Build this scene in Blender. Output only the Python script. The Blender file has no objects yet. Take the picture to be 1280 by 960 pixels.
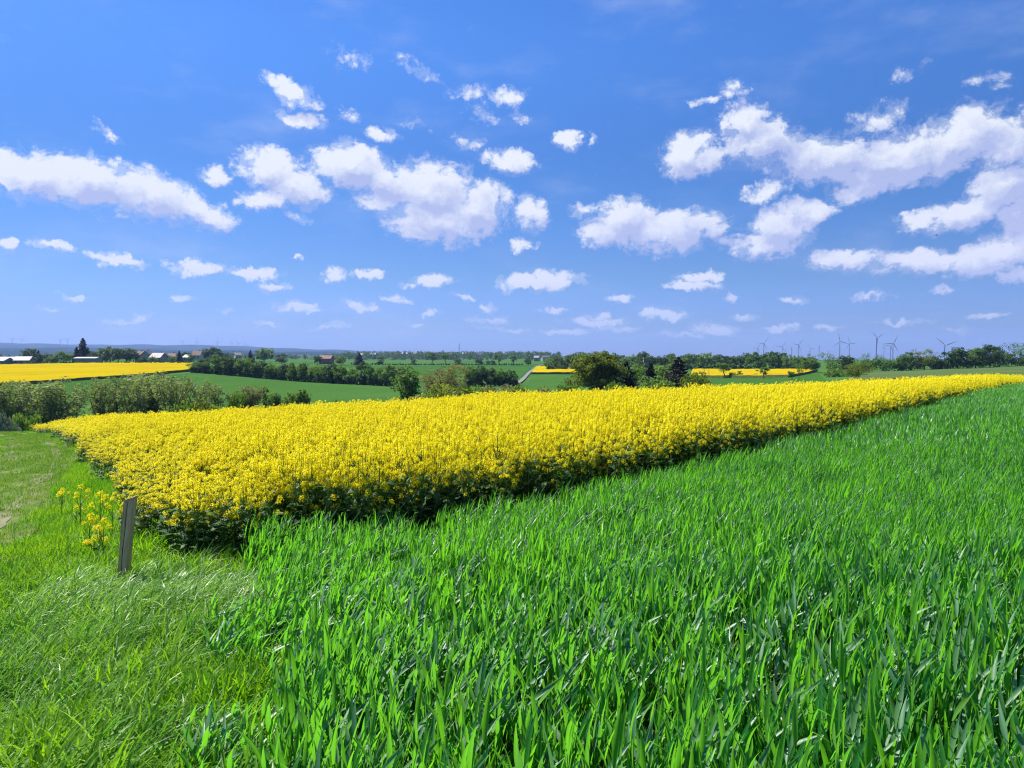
import bpy, math, random
import numpy as np
from mathutils import Vector

random.seed(7)
rng = np.random.default_rng(11)
R = math.radians
scene = bpy.context.scene
C = scene.collection

# ------------------------------------------------------------------ camera
F = 914.0            # focal length in photo pixels (1280 wide)
HY = 443.0           # row of the true horizon in the photo
cam_d = bpy.data.cameras.new('camera')
cam_d.sensor_width = 36
cam_d.lens = 36 * F / 1280
cam_d.clip_start = 0.05
cam_d.clip_end = 40000
cam = bpy.data.objects.new('camera', cam_d)
C.objects.link(cam)
PITCH = math.atan((480 - HY) / F)
cam.location = (0, 0, 0)
cam.rotation_euler = (R(90) - PITCH, 0, 0)
scene.camera = cam

# ------------------------------------------------------------------ light
SUN_AZ, SUN_EL = R(-50), R(52)           # azimuth from +Y, clockwise positive
sun_d = bpy.data.lights.new('sun', 'SUN')
sun_d.energy = 5.0
sun_d.angle = R(0.53)
sun_d.color = (1.0, 0.95, 0.86)
sun = bpy.data.objects.new('sun', sun_d)
C.objects.link(sun)
sdir = Vector((math.sin(SUN_AZ) * math.cos(SUN_EL), math.cos(SUN_AZ) * math.cos(SUN_EL), math.sin(SUN_EL)))
sun.rotation_euler = sdir.to_track_quat('Z', 'Y').to_euler()
sun.location = (-30, 30, 60)

vs = scene.view_settings
vs.view_transform = 'Standard'
vs.look = 'None'
vs.gamma = 1
vs.use_curve_mapping = False
vs.exposure = 1.0
cy = scene.cycles
cy.max_bounces = 6
cy.diffuse_bounces = 2
cy.glossy_bounces = 2
cy.transmission_bounces = 4
cy.transparent_max_bounces = 6
cy.volume_bounces = 0
cy.use_adaptive_sampling = True
cy.adaptive_threshold = 0.012
cy.use_denoising = True
cy.denoising_input_passes = 'RGB_ALBEDO_NORMAL'
cy.denoising_prefilter = 'NONE'
cy.filter_width = 1.15
cy.caustics_reflective = False
cy.caustics_refractive = False


def pix_dir(px, py):
    """azimuth and elevation (radians) of a pixel of the photograph"""
    a = (px - 640) / F
    b = (480 - py) / F
    y = math.cos(PITCH) + b * math.sin(PITCH)
    z = -math.sin(PITCH) + b * math.cos(PITCH)
    return math.atan2(a, y), math.atan2(z, math.hypot(a, y))


# ------------------------------------------------------------------ sky
world = bpy.data.worlds.new('World')
scene.world = world
world.use_nodes = True
wt = world.node_tree
wt.nodes.clear()


class NB:
    """small helper to write node graphs"""
    def __init__(self, tree):
        self.t = tree

    def n(self, typ, ins=None, **kw):
        nd = self.t.nodes.new(typ)
        for k, v in kw.items():
            setattr(nd, k, v)
        for k, v in (ins or {}).items():
            if isinstance(v, bpy.types.NodeSocket):
                self.t.links.new(v, nd.inputs[k])
            else:
                nd.inputs[k].default_value = v
        return nd

    def math(self, op, a, b=0.0, c=0.0, clamp=False):
        nd = self.n('ShaderNodeMath', operation=op, use_clamp=clamp)
        for i, v in enumerate((a, b, c)):
            if isinstance(v, bpy.types.NodeSocket):
                self.t.links.new(v, nd.inputs[i])
            else:
                nd.inputs[i].default_value = v
        return nd.outputs[0]

    def vmath(self, op, a, b=(0, 0, 0)):
        nd = self.n('ShaderNodeVectorMath', operation=op)
        for i, v in enumerate((a, b)):
            if isinstance(v, bpy.types.NodeSocket):
                self.t.links.new(v, nd.inputs[i])
            else:
                nd.inputs[i].default_value = v
        return nd.outputs['Value'] if op in ('LENGTH', 'DOT_PRODUCT') else nd.outputs[0]

    def ramp(self, v, a, b, x=0.0, y=1.0, smooth=True):
        nd = self.n('ShaderNodeMapRange', {0: v, 1: a, 2: b, 3: x, 4: y},
                    interpolation_type='SMOOTHSTEP' if smooth else 'LINEAR')
        return nd.outputs[0]

    def mix(self, f, a, b, blend='MIX'):
        nd = self.n('ShaderNodeMix', data_type='RGBA', blend_type=blend)
        for i, v in ((0, f), (6, a), (7, b)):
            if isinstance(v, bpy.types.NodeSocket):
                self.t.links.new(v, nd.inputs[i])
            else:
                nd.inputs[i].default_value = v if i == 0 else (*v, 1) if len(v) == 3 else v
        return nd.outputs[2]

    def noise(self, vec, scale, detail=4, rough=0.5, color=False, **kw):
        ins = {'Scale': scale, 'Detail': detail, 'Roughness': rough}
        if vec is not None:
            ins['Vector'] = vec
        nd = self.n('ShaderNodeTexNoise', ins, **kw)
        return nd.outputs['Color' if color else 'Fac']


# clouds: (px, py, half width, half height, tilt deg, weight) in photo pixels
CLOUDS = [
    # long bank on the left
    (45, 218, 70, 34, -2, 1), (110, 224, 92, 40, -8, 1), (185, 243, 84, 38, -14, 1), (245, 262, 66, 22, -12, 1),
    (268, 217, 26, 17, 0, .8), (150, 240, 150, 40, -12, .8),
    # middle group
    (340, 208, 52, 34, -12, 1), (372, 232, 55, 30, -15, .95), (340, 247, 48, 20, 4, .85),
    (435, 206, 58, 34, -6, 1), (470, 222, 60, 30, -20, .95), (535, 240, 75, 48, -12, 1), (590, 262, 62, 40, 5, 1),
    (545, 275, 85, 40, -8, 1), (520, 292, 40, 20, -10, .7), (480, 250, 50, 30, 0, .7),
    (632, 203, 44, 19, -4, .85), (664, 268, 24, 28, 30, .8), (653, 308, 22, 14, 0, .75), (708, 176, 20, 15, 0, .85),
    (738, 172, 8, 16, 0, .55),
    (366, 115, 40, 18, -8, .8), (376, 146, 40, 14, -4, .8), (632, 118, 40, 18, 0, .6), (480, 167, 36, 12, -10, .55),
    (432, 140, 26, 12, -20, .45), (585, 112, 50, 14, 4, .38), (600, 140, 30, 20, -20, .36), (655, 145, 26, 14, -15, .4),
    (585, 180, 36, 20, 0, .36), (270, 217, 24, 17, 0, .7), (135, 165, 36, 10, -25, .5), (120, 158, 14, 8, -20, .4), (520, 155, 30, 10, 0, .33),
    # right of the middle
    (775, 278, 58, 36, 12, 1), (830, 288, 95, 34, 0, 1), (760, 292, 52, 22, 0, .9), (880, 285, 46, 22, 0, .85), (730, 262, 24, 14, 0, .6),
    (855, 192, 36, 36, 0, .9), (880, 197, 36, 24, -10, .85), (860, 180, 36, 22, 10, .7),
    (975, 287, 58, 38, 5, 1), (948, 308, 56, 22, 0, .95), (1012, 272, 38, 22, 10, .85), (955, 241, 42, 18, 15, .75), (985, 262, 40, 18, 0, .7),
    # the great bank on the right
    (930, 152, 40, 30, -10, .9), (955, 182, 66, 40, -14, 1), (1030, 202, 100, 38, -4, 1), (1110, 200, 105, 42, 14, 1),
    (1195, 175, 95, 44, 18, 1), (1085, 232, 66, 22, 20, .85), (1265, 180, 66, 48, 20, .9), (1262, 232, 74, 44, 35, .95),
    (1205, 266, 100, 26, 6, 1), (1285, 268, 50, 30, 0, .9), (1150, 272, 50, 16, 0, .8), (1090, 150, 70, 30, 15, .42), (915, 112, 30, 22, 0, .45),
    # low bank on the right
    (1058, 327, 56, 19, 0, .85), (1150, 330, 90, 20, 2, .95), (1235, 320, 76, 28, 14, 1), (1290, 302, 46, 34, 10, 1), (1275, 345, 26, 12, 0, .6),
    # small far cumulus above the horizon
    (62, 305, 34, 10, -6, .85), (150, 325, 46, 11, -8, .9), (248, 331, 40, 13, -3, .9), (318, 341, 38, 9, -3, .75), (338, 356, 24, 8, 0, .7),
    (5, 300, 20, 12, 0, .7), (417, 345, 28, 11, 0, .75), (458, 342, 26, 9, 0, .55), (545, 351, 34, 9, -3, .75), (515, 355, 18, 6, 0, .5),
    (675, 352, 70, 15, 3, .95), (606, 384, 15, 7, 0, .6), (365, 378, 40, 8, -6, .65), (395, 385, 20, 5, 0, .4), (455, 383, 36, 8, -10, .55),
    (540, 388, 22, 5, 0, .5), (520, 404, 22, 5, 0, .4), (610, 400, 36, 7, 0, .5), (630, 412, 40, 6, -3, .42), (225, 374, 24, 6, -4, .5), (280, 386, 20, 5, 0, .38),
    (872, 346, 42, 9, 0, .8), (866, 357, 46, 7, 0, .7), (912, 366, 14, 5, 0, .5), (750, 392, 26, 8, 0, .55), (745, 400, 58, 9, 0, .6), (765, 410, 50, 7, 0, .45),
    (826, 396, 38, 11, 0, .8), (895, 408, 40, 10, 0, .7), (975, 410, 40, 7, 0, .5), (1035, 408, 28, 6, 0, .5), (775, 375, 20, 6, 0, .4),
    (995, 375, 26, 6, 0, .35), (1195, 412, 30, 6, 0, .4), (70, 386, 24, 5, 0, .38), (380, 275, 26, 14, -15, .42), (365, 322, 10, 6, 0, .5),
    (330, 402, 26, 5, 0, .5), (90, 372, 22, 5, 0, .45), (160, 396, 40, 6, 0, .45), (420, 408, 34, 5, 0, .5), (500, 372, 24, 6, -3, .5), (580, 372, 20, 5, 0, .45), (690, 385, 26, 6, 0, .5), (705, 415, 50, 6, 0, .5), (850, 418, 40, 5, 0, .45), (930, 392, 24, 6, 0, .5), (1090, 372, 34, 7, 0, .45), (1120, 405, 50, 6, 0, .5), (1240, 395, 40, 6, 0, .45), (1180, 362, 26, 6, 0, .4), (1140, 88, 40, 14, 10, .4), (1235, 100, 40, 16, 0, .38), (1275, 145, 30, 20, 0, .5), (875, 128, 22, 10, 0, .5), (525, 85, 46, 16, -25, .36), (440, 70, 60, 22, -10, .3),
]

grp = bpy.data.node_groups.new('cloud_layout', 'ShaderNodeTree')
grp.interface.new_socket('P', in_out='INPUT', socket_type='NodeSocketVector')
grp.interface.new_socket('D', in_out='OUTPUT', socket_type='NodeSocketFloat')
gb = NB(grp)
gi = grp.nodes.new('NodeGroupInput')
go = grp.nodes.new('NodeGroupOutput')
acc = None
for (cx, cyy, hw, hh, tilt, wgt) in CLOUDS:
    az, el = pix_dir(cx, cyy)
    az2, _ = pix_dir(cx + hw, cyy)
    _, el2 = pix_dir(cx, cyy - hh)
    sx, sy = abs(az2 - az) * 1.16, abs(el2 - el) * 1.18
    mp = gb.n('ShaderNodeMapping', {'Vector': gi.outputs[0], 'Location': (az, el, 0), 'Rotation': (0, 0, R(tilt)),
                                    'Scale': (sx, sy, 1)}, vector_type='TEXTURE')
    g = gb.n('ShaderNodeTexGradient', {'Vector': mp.outputs[0]}, gradient_type='SPHERICAL')
    v = g.outputs['Fac']
    if hw < 75 and wgt < .85 and cyy > 290:
        wgt = min(.85, wgt * 1.1 + .12)
    if wgt < 1:
        v = gb.math('MULTIPLY', v, wgt)
    acc = v if acc is None else gb.math('SMOOTH_MAX', acc, v, 0.07)
grp.links.new(acc, go.inputs[0])

wb = NB(wt)
tc = wb.n('ShaderNodeTexCoord')
vec = tc.outputs['Generated']
sky = wb.n('ShaderNodeTexSky', sky_type='NISHITA', sun_disc=False, sun_elevation=SUN_EL,
           sun_rotation=SUN_AZ % (2 * math.pi), altitude=300, air_density=1.25, dust_density=0.35, ozone_density=3.0)
SKY_STRENGTH = 0.06
hs = wb.n('ShaderNodeHueSaturation', {'Saturation': 1.22, 'Hue': 0.507, 'Value': 1.0, 'Color': sky.outputs[0]})
sep = wb.n('ShaderNodeSeparateXYZ', {0: vec})
az = wb.math('ARCTAN2', sep.outputs[0], sep.outputs[1])
el = wb.math('ARCSINE', sep.outputs[2])
# clear spring air: the scattered light is a deeper blue low down than the sky model gives
tr = wb.n('ShaderNodeValToRGB', {0: wb.math('DIVIDE', el, 0.8)})
cr_ = tr.color_ramp
cr_.interpolation = 'EASE'
STOPS = ((0.0, (.21, .275, .68)), (.06, (.225, .290, .56)), (.14, (.235, .305, .445)), (.28, (.235, .335, .445)), (.52, (.345, .475, .575)), (1.0, (.46, .56, .62)))
while len(cr_.elements) < len(STOPS):
    cr_.elements.new(0.5)
for e_, (p_, c_) in zip(cr_.elements, STOPS):
    e_.position = p_
    e_.color = (*[q_ * v_ for q_, v_ in zip(c_, (1.53, 1.73, 2.10))], 1)
sky_col = wb.mix(1.0, hs.outputs[0], tr.outputs[0], 'MULTIPLY')
P0 = wb.n('ShaderNodeCombineXYZ', {0: az, 1: el}).outputs[0]
# billowed edges: three scales of warp
w1 = wb.noise(P0, 9.0, 3, 0.55, True)
w2 = wb.noise(P0, 40.0, 3, 0.6, True)
w3 = wb.noise(P0, 150.0, 3, 0.6, True)
off = lambda w: wb.n('ShaderNodeVectorMath', {0: w, 1: (-.5, -.5, -.5)}, operation='ADD').outputs[0]
P1 = wb.vmath('ADD', P0, wb.vmath('MULTIPLY', off(w1), (.050, .030, 0)))
P2 = wb.vmath('ADD', P1, wb.vmath('MULTIPLY', off(w2), (.034, .024, 0)))
P2 = wb.vmath('ADD', P2, wb.vmath('MULTIPLY', off(w3), (.012, .009, 0)))


def layout(p):
    g = wt.nodes.new('ShaderNodeGroup')
    g.node_tree = grp
    wt.links.new(p, g.inputs[0])
    return g.outputs[0]


def billow(p, det=8):
    p = wb.vmath('MULTIPLY', p, (1, 1.25, 1))
    a = wb.noise(p, 24.0, det, 0.62)
    v = wb.n('ShaderNodeTexVoronoi', {'Vector': p, 'Scale': 30.0, 'Detail': 3.0, 'Roughness': 0.62, 'Lacunarity': 2.2},
             voronoi_dimensions='2D', feature='F1', normalize=True).outputs['Distance']
    return wb.math('ADD', wb.math('MULTIPLY_ADD', a, 0.85, -0.425), wb.math('MULTIPLY_ADD', v, -0.75, 0.28))


SUNWARD = (-.010, .020, 0)
d0 = layout(P2)
b0 = billow(P1)
dens = wb.math('MULTIPLY_ADD', b0, 1.25, d0)
core = wb.ramp(dens, 0.26, 0.62)
halo = wb.math('MULTIPLY', wb.ramp(wb.math('MULTIPLY_ADD', wb.noise(P2, 55.0, 7, 0.66), 1.5, wb.math('ADD', d0, -0.75)), 0.12, 0.55), 0.42)
alpha = wb.math('MULTIPLY', wb.math('MAXIMUM', core, halo), wb.ramp(d0, 0.03, 0.22))
ds = layout(wb.vmath('ADD', P2, SUNWARD))
bs = billow(wb.vmath('ADD', P1, (-.004, .008, 0)), 6)
grad = wb.math('MULTIPLY_ADD', wb.math('SUBTRACT', b0, bs), 1.2, wb.math('MULTIPLY', wb.math('SUBTRACT', d0, ds), 1.9))
thin = wb.math('MULTIPLY', wb.ramp(dens, 0.36, 0.95), -0.50)
mott = wb.math('MULTIPLY_ADD', wb.noise(P1, 15.0, 4, 0.55), 1.5, -0.75)
toward = wb.math('MULTIPLY_ADD', wb.vmath('DOT_PRODUCT', vec, tuple(sdir)), 0.75, -0.36)
lit = wb.math('ADD', wb.math('ADD', grad, mott), wb.math('ADD', thin, wb.math('ADD', toward, 0.55)), clamp=True)
cloud_col = wb.mix(lit, (0.235, 0.270, 0.425), (0.455, 0.472, 0.515))  # sunlit and shaded sides of the clouds are painted into their colour
cloud_col = wb.mix(wb.ramp(el, 0.02, 0.26), wb.mix(0.45, cloud_col, (0.33, 0.34, 0.50)), cloud_col)
# thin high veil
q = wb.vmath('MULTIPLY', P0, (1.6, 4.0, 1))
veil = wb.math('MULTIPLY', wb.ramp(wb.noise(q, 3.2, 7, 0.55), 0.48, 0.8), 0.22)
a_fin = wb.math('MULTIPLY', alpha, wb.ramp(el, 0.0, 0.12, 0.45, 0.93))
a_fin = wb.math('MAXIMUM', a_fin, veil, clamp=True)
bg1 = wb.n('ShaderNodeBackground', {'Color': sky_col, 'Strength': SKY_STRENGTH})
bg2 = wb.n('ShaderNodeBackground', {'Color': cloud_col, 'Strength': 1.0})
ms = wb.n('ShaderNodeMixShader', {0: a_fin, 1: bg1.outputs[0], 2: bg2.outputs[0]})
wo = wb.n('ShaderNodeOutputWorld', {0: ms.outputs[0]})
world.cycles.sampling_method = 'MANUAL'
world.cycles.sample_map_resolution = 512


# ------------------------------------------------------------------ helpers
def tag(o, label=None, cat=None, group=None, kind=None):
    if label:
        o['label'] = label
    if cat:
        o['category'] = cat
    if group:
        o['group'] = group
    if kind:
        o['kind'] = kind
    return o


def link(name, me, parent=None):
    o = bpy.data.objects.new(name, me)
    C.objects.link(o)
    if parent is not None:
        o.parent = parent
    return o


def empty(name, loc=(0, 0, 0), rz=0.0):
    o = bpy.data.objects.new(name, None)
    o.location = loc
    o.rotation_euler = (0, 0, rz)
    o.empty_display_size = 0.3
    C.objects.link(o)
    return o


class MB:
    """collects shapes; build() makes them ONE mesh"""
    def __init__(self):
        self.v, self.f, self.m, self.t = [], [], [], []
        self.tint = 0.5

    def face(self, pts, mat=0):
        b = len(self.v)
        self.v.extend([tuple(p) for p in pts])
        self.f.append(tuple(range(b, b + len(pts))))
        self.m.append(mat)
        self.t.append(self.tint)

    def grid(self, rows, mat=0, close=False):
        b = len(self.v)
        n = len(rows[0])
        for r in rows:
            self.v.extend([tuple(p) for p in r])
        for i in range(len(rows) - 1):
            for j in range(n if close else n - 1):
                k = (j + 1) % n
                self.f.append((b + i * n + j, b + i * n + k, b + (i + 1) * n + k, b + (i + 1) * n + j))
                self.m.append(mat)
                self.t.append(self.tint)

    def tube(self, pts, radii, seg=6, mat=0, cap=True):
        rows = []
        pts = [Vector(p) for p in pts]
        for i, p in enumerate(pts):
            d = (pts[min(i + 1, len(pts) - 1)] - pts[max(i - 1, 0)]).normalized()
            a = d.cross(Vector((0.31, 0.95, 0.05))).normalized()
            b = d.cross(a)
            r = radii[i] if hasattr(radii, '__len__') else radii
            rows.append([p + (a * math.cos(2 * math.pi * k / seg) + b * math.sin(2 * math.pi * k / seg)) * r for k in range(seg)])
        self.grid(rows, mat, True)
        if cap:
            self.face(rows[0][::-1], mat)
            self.face(rows[-1], mat)

    def box(self, x0, x1, y0, y1, z0, z1, mat=0):
        p = [(x0, y0, z0), (x1, y0, z0), (x1, y1, z0), (x0, y1, z0), (x0, y0, z1), (x1, y0, z1), (x1, y1, z1), (x0, y1, z1)]
        for q in ((3, 2, 1, 0), (4, 5, 6, 7), (0, 1, 5, 4), (1, 2, 6, 5), (2, 3, 7, 6), (3, 0, 4, 7)):
            self.face([p[i] for i in q], mat)

    def mesh(self, name, mats, smooth=False):
        me = bpy.data.meshes.new(name)
        me.from_pydata(self.v, [], self.f)
        for m in (mats if isinstance(mats, (list, tuple)) else [mats]):
            me.materials.append(m)
        me.polygons.foreach_set('material_index', np.array(self.m, dtype=np.int32))
        if smooth:
            me.polygons.foreach_set('use_smooth', np.ones(len(self.f), dtype=bool))
        at = me.attributes.new('tint', 'FLOAT', 'FACE')
        at.data.foreach_set('value', np.array(self.t, dtype=np.float32))
        me.update()
        return me

    def build(self, name, mats, parent=None, smooth=False):
        return link(name, self.mesh(name, mats, smooth), parent)


# ------------------------------------------------------------------ materials
def new_mat(name):
    m = bpy.data.materials.new(name)
    m.use_nodes = True
    m.node_tree.nodes.clear()
    return m, NB(m.node_tree)


def leaf_mat(name, c1, c2, trans=0.4, tcol=None, rough=0.45, spec=0.4, island=True, tint=False, vary=0.06, patch=None):
    """blade, leaf or petal: two-colour variation from piece to piece, light shining through"""
    m, b = new_mat(name)
    if tint:
        f = b.n('ShaderNodeAttribute', attribute_name='tint').outputs['Fac']
        if island:
            f2 = b.n('ShaderNodeNewGeometry').outputs['Random Per Island']
            f = b.math('MULTIPLY_ADD', f2, 0.4, b.math('MULTIPLY', f, 0.6))
    else:
        f = b.n('ShaderNodeNewGeometry').outputs['Random Per Island']
    oi = b.n('ShaderNodeObjectInfo').outputs['Random']
    f = b.math('ADD', f, b.math('MULTIPLY_ADD', oi, vary * 2, -vary), clamp=True)
    if patch:
        geo = b.n('ShaderNodeNewGeometry')
        nz = b.ramp(b.noise(geo.outputs['Position'], patch, 3, 0.6), 0.35, 0.65, -0.3, 0.3)
        f = b.math('ADD', f, nz, clamp=True)
    col = b.mix(f, c1, c2)
    pr = b.n('ShaderNodeBsdfPrincipled', {'Base Color': col, 'Roughness': rough, 'Specular IOR Level': spec})
    if tcol is None:
        tc_ = b.mix(1.0, col, (1.25, 1.15, 0.5), 'MULTIPLY')
    else:
        tc_ = b.mix(0.5, col, tcol)
    tr = b.n('ShaderNodeBsdfTranslucent', {'Color': tc_})
    mx = b.n('ShaderNodeMixShader', {0: trans, 1: pr.outputs[0], 2: tr.outputs[0]})
    b.n('ShaderNodeOutputMaterial', {0: mx.outputs[0]})
    return m


def plain_mat(name, c1, c2, scale=3.0, rough=0.8, spec=0.3, bump=0.0, detail=5):
    m, b = new_mat(name)
    co = b.n('ShaderNodeTexCoord').outputs['Object']
    f = b.ramp(b.noise(co, scale, detail, 0.6), 0.3, 0.7)
    col = b.mix(f, c1, c2)
    pr = b.n('ShaderNodeBsdfPrincipled', {'Base Color': col, 'Roughness': rough, 'Specular IOR Level': spec})
    if bump:
        bp = b.n('ShaderNodeBump', {'Strength': bump, 'Height': b.noise(co, scale * 4, 6, 0.6)})
        b.t.links.new(bp.outputs[0], pr.inputs['Normal'])
    b.n('ShaderNodeOutputMaterial', {0: pr.outputs[0]})
    return m


def field_mat(name, c1, c2, ang, row=2.2, tram=18.0, tram_col=None, streak=0.25, scale=0.02):
    """crop surface seen from afar: broad patches, drill rows and tramlines in world space"""
    m, b = new_mat(name)
    pos = b.n('ShaderNodeNewGeometry').outputs['Position']
    big = b.ramp(b.noise(pos, scale, 5, 0.62), 0.3, 0.7)
    fine = b.noise(pos, 1.3, 5, 0.7)
    mp = b.n('ShaderNodeMapping', {'Vector': pos, 'Rotation': (0, 0, ang)})
    sx = b.n('ShaderNodeSeparateXYZ', {0: mp.outputs[0]})
    st = b.noise(b.n('ShaderNodeCombineXYZ', {0: sx.outputs[0], 1: b.math('MULTIPLY', sx.outputs[1], 0.02)}).outputs[0], 0.35, 3, 0.6)
    f = b.math('ADD', b.math('MULTIPLY_ADD', big, 0.55, b.math('MULTIPLY', fine, 0.5)), b.math('MULTIPLY_ADD', st, streak * 2, -streak), clamp=True)
    col = b.mix(f, c1, c2)
    if tram_col:
        fr = b.math('FRACT', b.math('DIVIDE', sx.outputs[0], tram))
        a = b.math('LESS_THAN', fr, 0.7 / tram)
        fr2 = b.math('FRACT', b.math('ADD', b.math('DIVIDE', sx.outputs[0], tram), 2.0 / tram))
        a2 = b.math('LESS_THAN', fr2, 0.7 / tram)
        col = b.mix(b.math('MULTIPLY', b.math('MAXIMUM', a, a2), 0.7), col, tram_col)
    pr = b.n('ShaderNodeBsdfPrincipled', {'Base Color': col, 'Roughness': 1.0, 'Specular IOR Level': 0.0})
    bp = b.n('ShaderNodeBump', {'Strength': 0.6, 'Distance': 0.4, 'Height': fine})
    b.t.links.new(bp.outputs[0], pr.inputs['Normal'])
    b.n('ShaderNodeOutputMaterial', {0: pr.outputs[0]})
    return m


# ------------------------------------------------------------------ terrain
H = 1.75
TPX = np.array([-300, 0, 120, 250, 400, 500, 640, 700, 800, 900, 1000, 1100, 1200, 1280, 1600], float)
TU = (TPX - 640) / F
TD = np.log(np.array([75, 110, 200, 300, 400, 600, 1000, 2000, 3500, 5000, 5800, 8500, 10500, 16000], float))
TPY = np.array([
    [560, 545, 540, 532, 525, 523, 518, 515, 508, 500, 490, 480, 474, 473, 470],   # 75
    [545, 538, 531, 521, 514, 512, 505, 502, 496, 489, 483, 475, 471, 468, 466],   # 110
    [488, 486, 485, 492, 494, 494, 487, 486, 482, 478, 474, 470, 466, 463, 460],   # 200
    [468, 467, 467, 466, 473, 475, 475, 474, 472, 470, 468, 465.5, 461.5, 458, 455],  # 300
    [458, 457.5, 456.5, 456.5, 463, 465, 466, 464.5, 463, 462.5, 461, 459, 456.5, 455, 453],  # 400
    [452, 452, 451, 452, 456, 457.5, 457.5, 456.5, 456, 455, 454, 453, 452, 451, 450],  # 600
    [450, 449.5, 449, 449, 451, 451.5, 451, 450, 450, 450, 450, 450, 449, 449, 449],  # 1000
    [446.5, 446.5, 446.5, 446.5, 446.5, 446.5, 446.5, 447.5, 448, 449, 450.5, 451.5, 451.5, 451, 450],   # 2000
    [444.5, 444.5, 444.5, 444.5, 444.5, 444.5, 445, 446.5, 447.5, 449, 451, 452, 452, 451.5, 451],       # 3500
    [434, 434.5, 435, 437, 440.5, 442, 443.5, 446, 447.5, 449, 451, 452, 452, 452, 452],  # 5000
    [438, 438, 439, 440, 441.5, 442.3, 443.6, 446, 447.5, 449, 451, 452, 452, 452, 452],  # 5800
    [430, 428.5, 430.5, 431, 436.5, 440, 443, 446, 447.5, 449, 451, 452, 452, 452, 452],  # 8500
    [440, 440, 440, 440, 440, 442, 444, 446, 448, 449, 451, 452, 452, 452, 452],
    [452] * 15], float)


def near_z(x, y):
    y1 = np.maximum(y, -30)
    z = -H + 0.04 * x - 0.035 * y1 - 0.0003 * np.clip(x, 0, 60) ** 2
    z = z - 0.022 * np.clip(-x - 3, 0, 60)
    yc = 30 + np.minimum(0.0145 * x * x, 28)
    z = z - 0.0045 * np.clip(y1 - yc, 0, 45) ** 2
    z = z + 0.03 * np.sin(x * 0.7 + 1.3) * np.sin(y * 0.45) + 0.015 * np.sin(x * 1.9 + y * 1.3)
    return z


def far_slope(u, ld):
    iu = np.clip(np.interp(u, TU, np.arange(len(TU))), 0, len(TU) - 1.0001)
    il = np.clip(np.interp(ld, TD, np.arange(len(TD))), 0, len(TD) - 1.0001)
    a, c = iu.astype(int), il.astype(int)
    fu, fl = iu - a, il - c
    fu = fu * fu * (3 - 2 * fu) * .5 + fu * .5
    T = TPY
    py = (T[c, a] * (1 - fu) + T[c, a + 1] * fu) * (1 - fl) + (T[c + 1, a] * (1 - fu) + T[c + 1, a + 1] * fu) * fl
    return -(py - HY) / F


def ground(x, y):
    x = np.asarray(x, float)
    y = np.asarray(y, float)
    r = np.hypot(x, y)
    azm = np.clip(np.arctan2(x, y), -R(47), R(47))
    D = np.maximum(r * np.cos(azm), 1)
    u = np.tan(azm)
    zf = far_slope(u, np.log(np.maximum(D, 40))) * D
    zf = zf + np.clip((D - 3000) / 3000, 0, 1) * (6 * np.sin(x * .004 + 1) * np.sin(y * .003) + 4 * np.sin(x * .011 + y * .002))
    t = np.clip((D - 62) / 45, 0, 1)
    t = t * t * (3 - 2 * t)
    return near_z(x, y) * (1 - t) + zf * t


def gz(x, y):
    return float(ground(x, y))


def at(px, py, d0=60.0, d1=4000.0):
    """point of the terrain beyond d0 metres that the photo shows at this pixel"""
    a, e = pix_dir(px, py)
    u = math.tan(a)
    s = math.tan(e) / math.cos(a)
    D = np.exp(np.linspace(math.log(d0), math.log(d1), 1500))
    dz = ground(u * D, D) - s * D
    k = np.argmax(dz > 0) if (dz > 0).any() else len(D) - 1
    return float(u * D[k]), float(D[k])


def inside(poly, x, y):
    res = np.zeros(len(x), bool)
    n = len(poly)
    for i in range(n):
        x0, y0 = poly[i]
        x1, y1 = poly[(i + 1) % n]
        if y0 == y1:
            continue
        c = ((y0 > y) != (y1 > y)) & (x < (x1 - x0) * (y - y0) / (y1 - y0) + x0)
        res ^= c
    return res


def dist_line(pl, x, y):
    d = np.full(len(x), 1e9)
    for (x0, y0), (x1, y1) in zip(pl[:-1], pl[1:]):
        L2 = (x1 - x0) ** 2 + (y1 - y0) ** 2
        t = np.clip(((x - x0) * (x1 - x0) + (y - y0) * (y1 - y0)) / L2, 0, 1)
        d = np.minimum(d, np.hypot(x - x0 - t * (x1 - x0), y - y0 - t * (y1 - y0)))
    return d


def vnoise(x, y, s, seed=0):
    """smooth value noise in -1..1"""
    g = np.random.default_rng(seed + 100).random((64, 64)) * 2 - 1
    x = x * s
    y = y * s
    xi, yi = np.floor(x).astype(int), np.floor(y).astype(int)
    fx, fy = x - xi, y - yi
    fx = fx * fx * (3 - 2 * fx)
    fy = fy * fy * (3 - 2 * fy)
    q = lambda i, j: g[i % 64, j % 64]
    return (q(xi, yi) * (1 - fx) + q(xi + 1, yi) * fx) * (1 - fy) + (q(xi, yi + 1) * (1 - fx) + q(xi + 1, yi + 1) * fx) * fy


# ground sheet: fine fan in front, coarse behind, out to beyond the hills
azs = np.concatenate([np.linspace(-180, -64, 24)[:-1], np.linspace(-64, 64, 420), np.linspace(64, 180, 24)[1:-1]])
rs = np.concatenate([[0.0], np.exp(np.linspace(math.log(0.6), math.log(10300), 250))])
AA, RR = np.meshgrid(np.radians(azs), rs)
gx, gy = np.sin(AA) * RR, np.cos(AA) * RR
gzv = ground(gx, gy)
nr, na = gx.shape
idx = np.arange(nr * na).reshape(nr, na)
quads = np.stack([idx[:-1, :], np.roll(idx, -1, 1)[:-1, :], np.roll(idx, -1, 1)[1:, :], idx[1:, :]], -1).reshape(-1, 4)
me = bpy.data.meshes.new('ground')
me.from_pydata(np.stack([gx, gy, gzv], -1).reshape(-1, 3).tolist(), [], quads[:, ::-1].tolist())
me.polygons.foreach_set('use_smooth', np.ones(len(me.polygons), bool))
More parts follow.
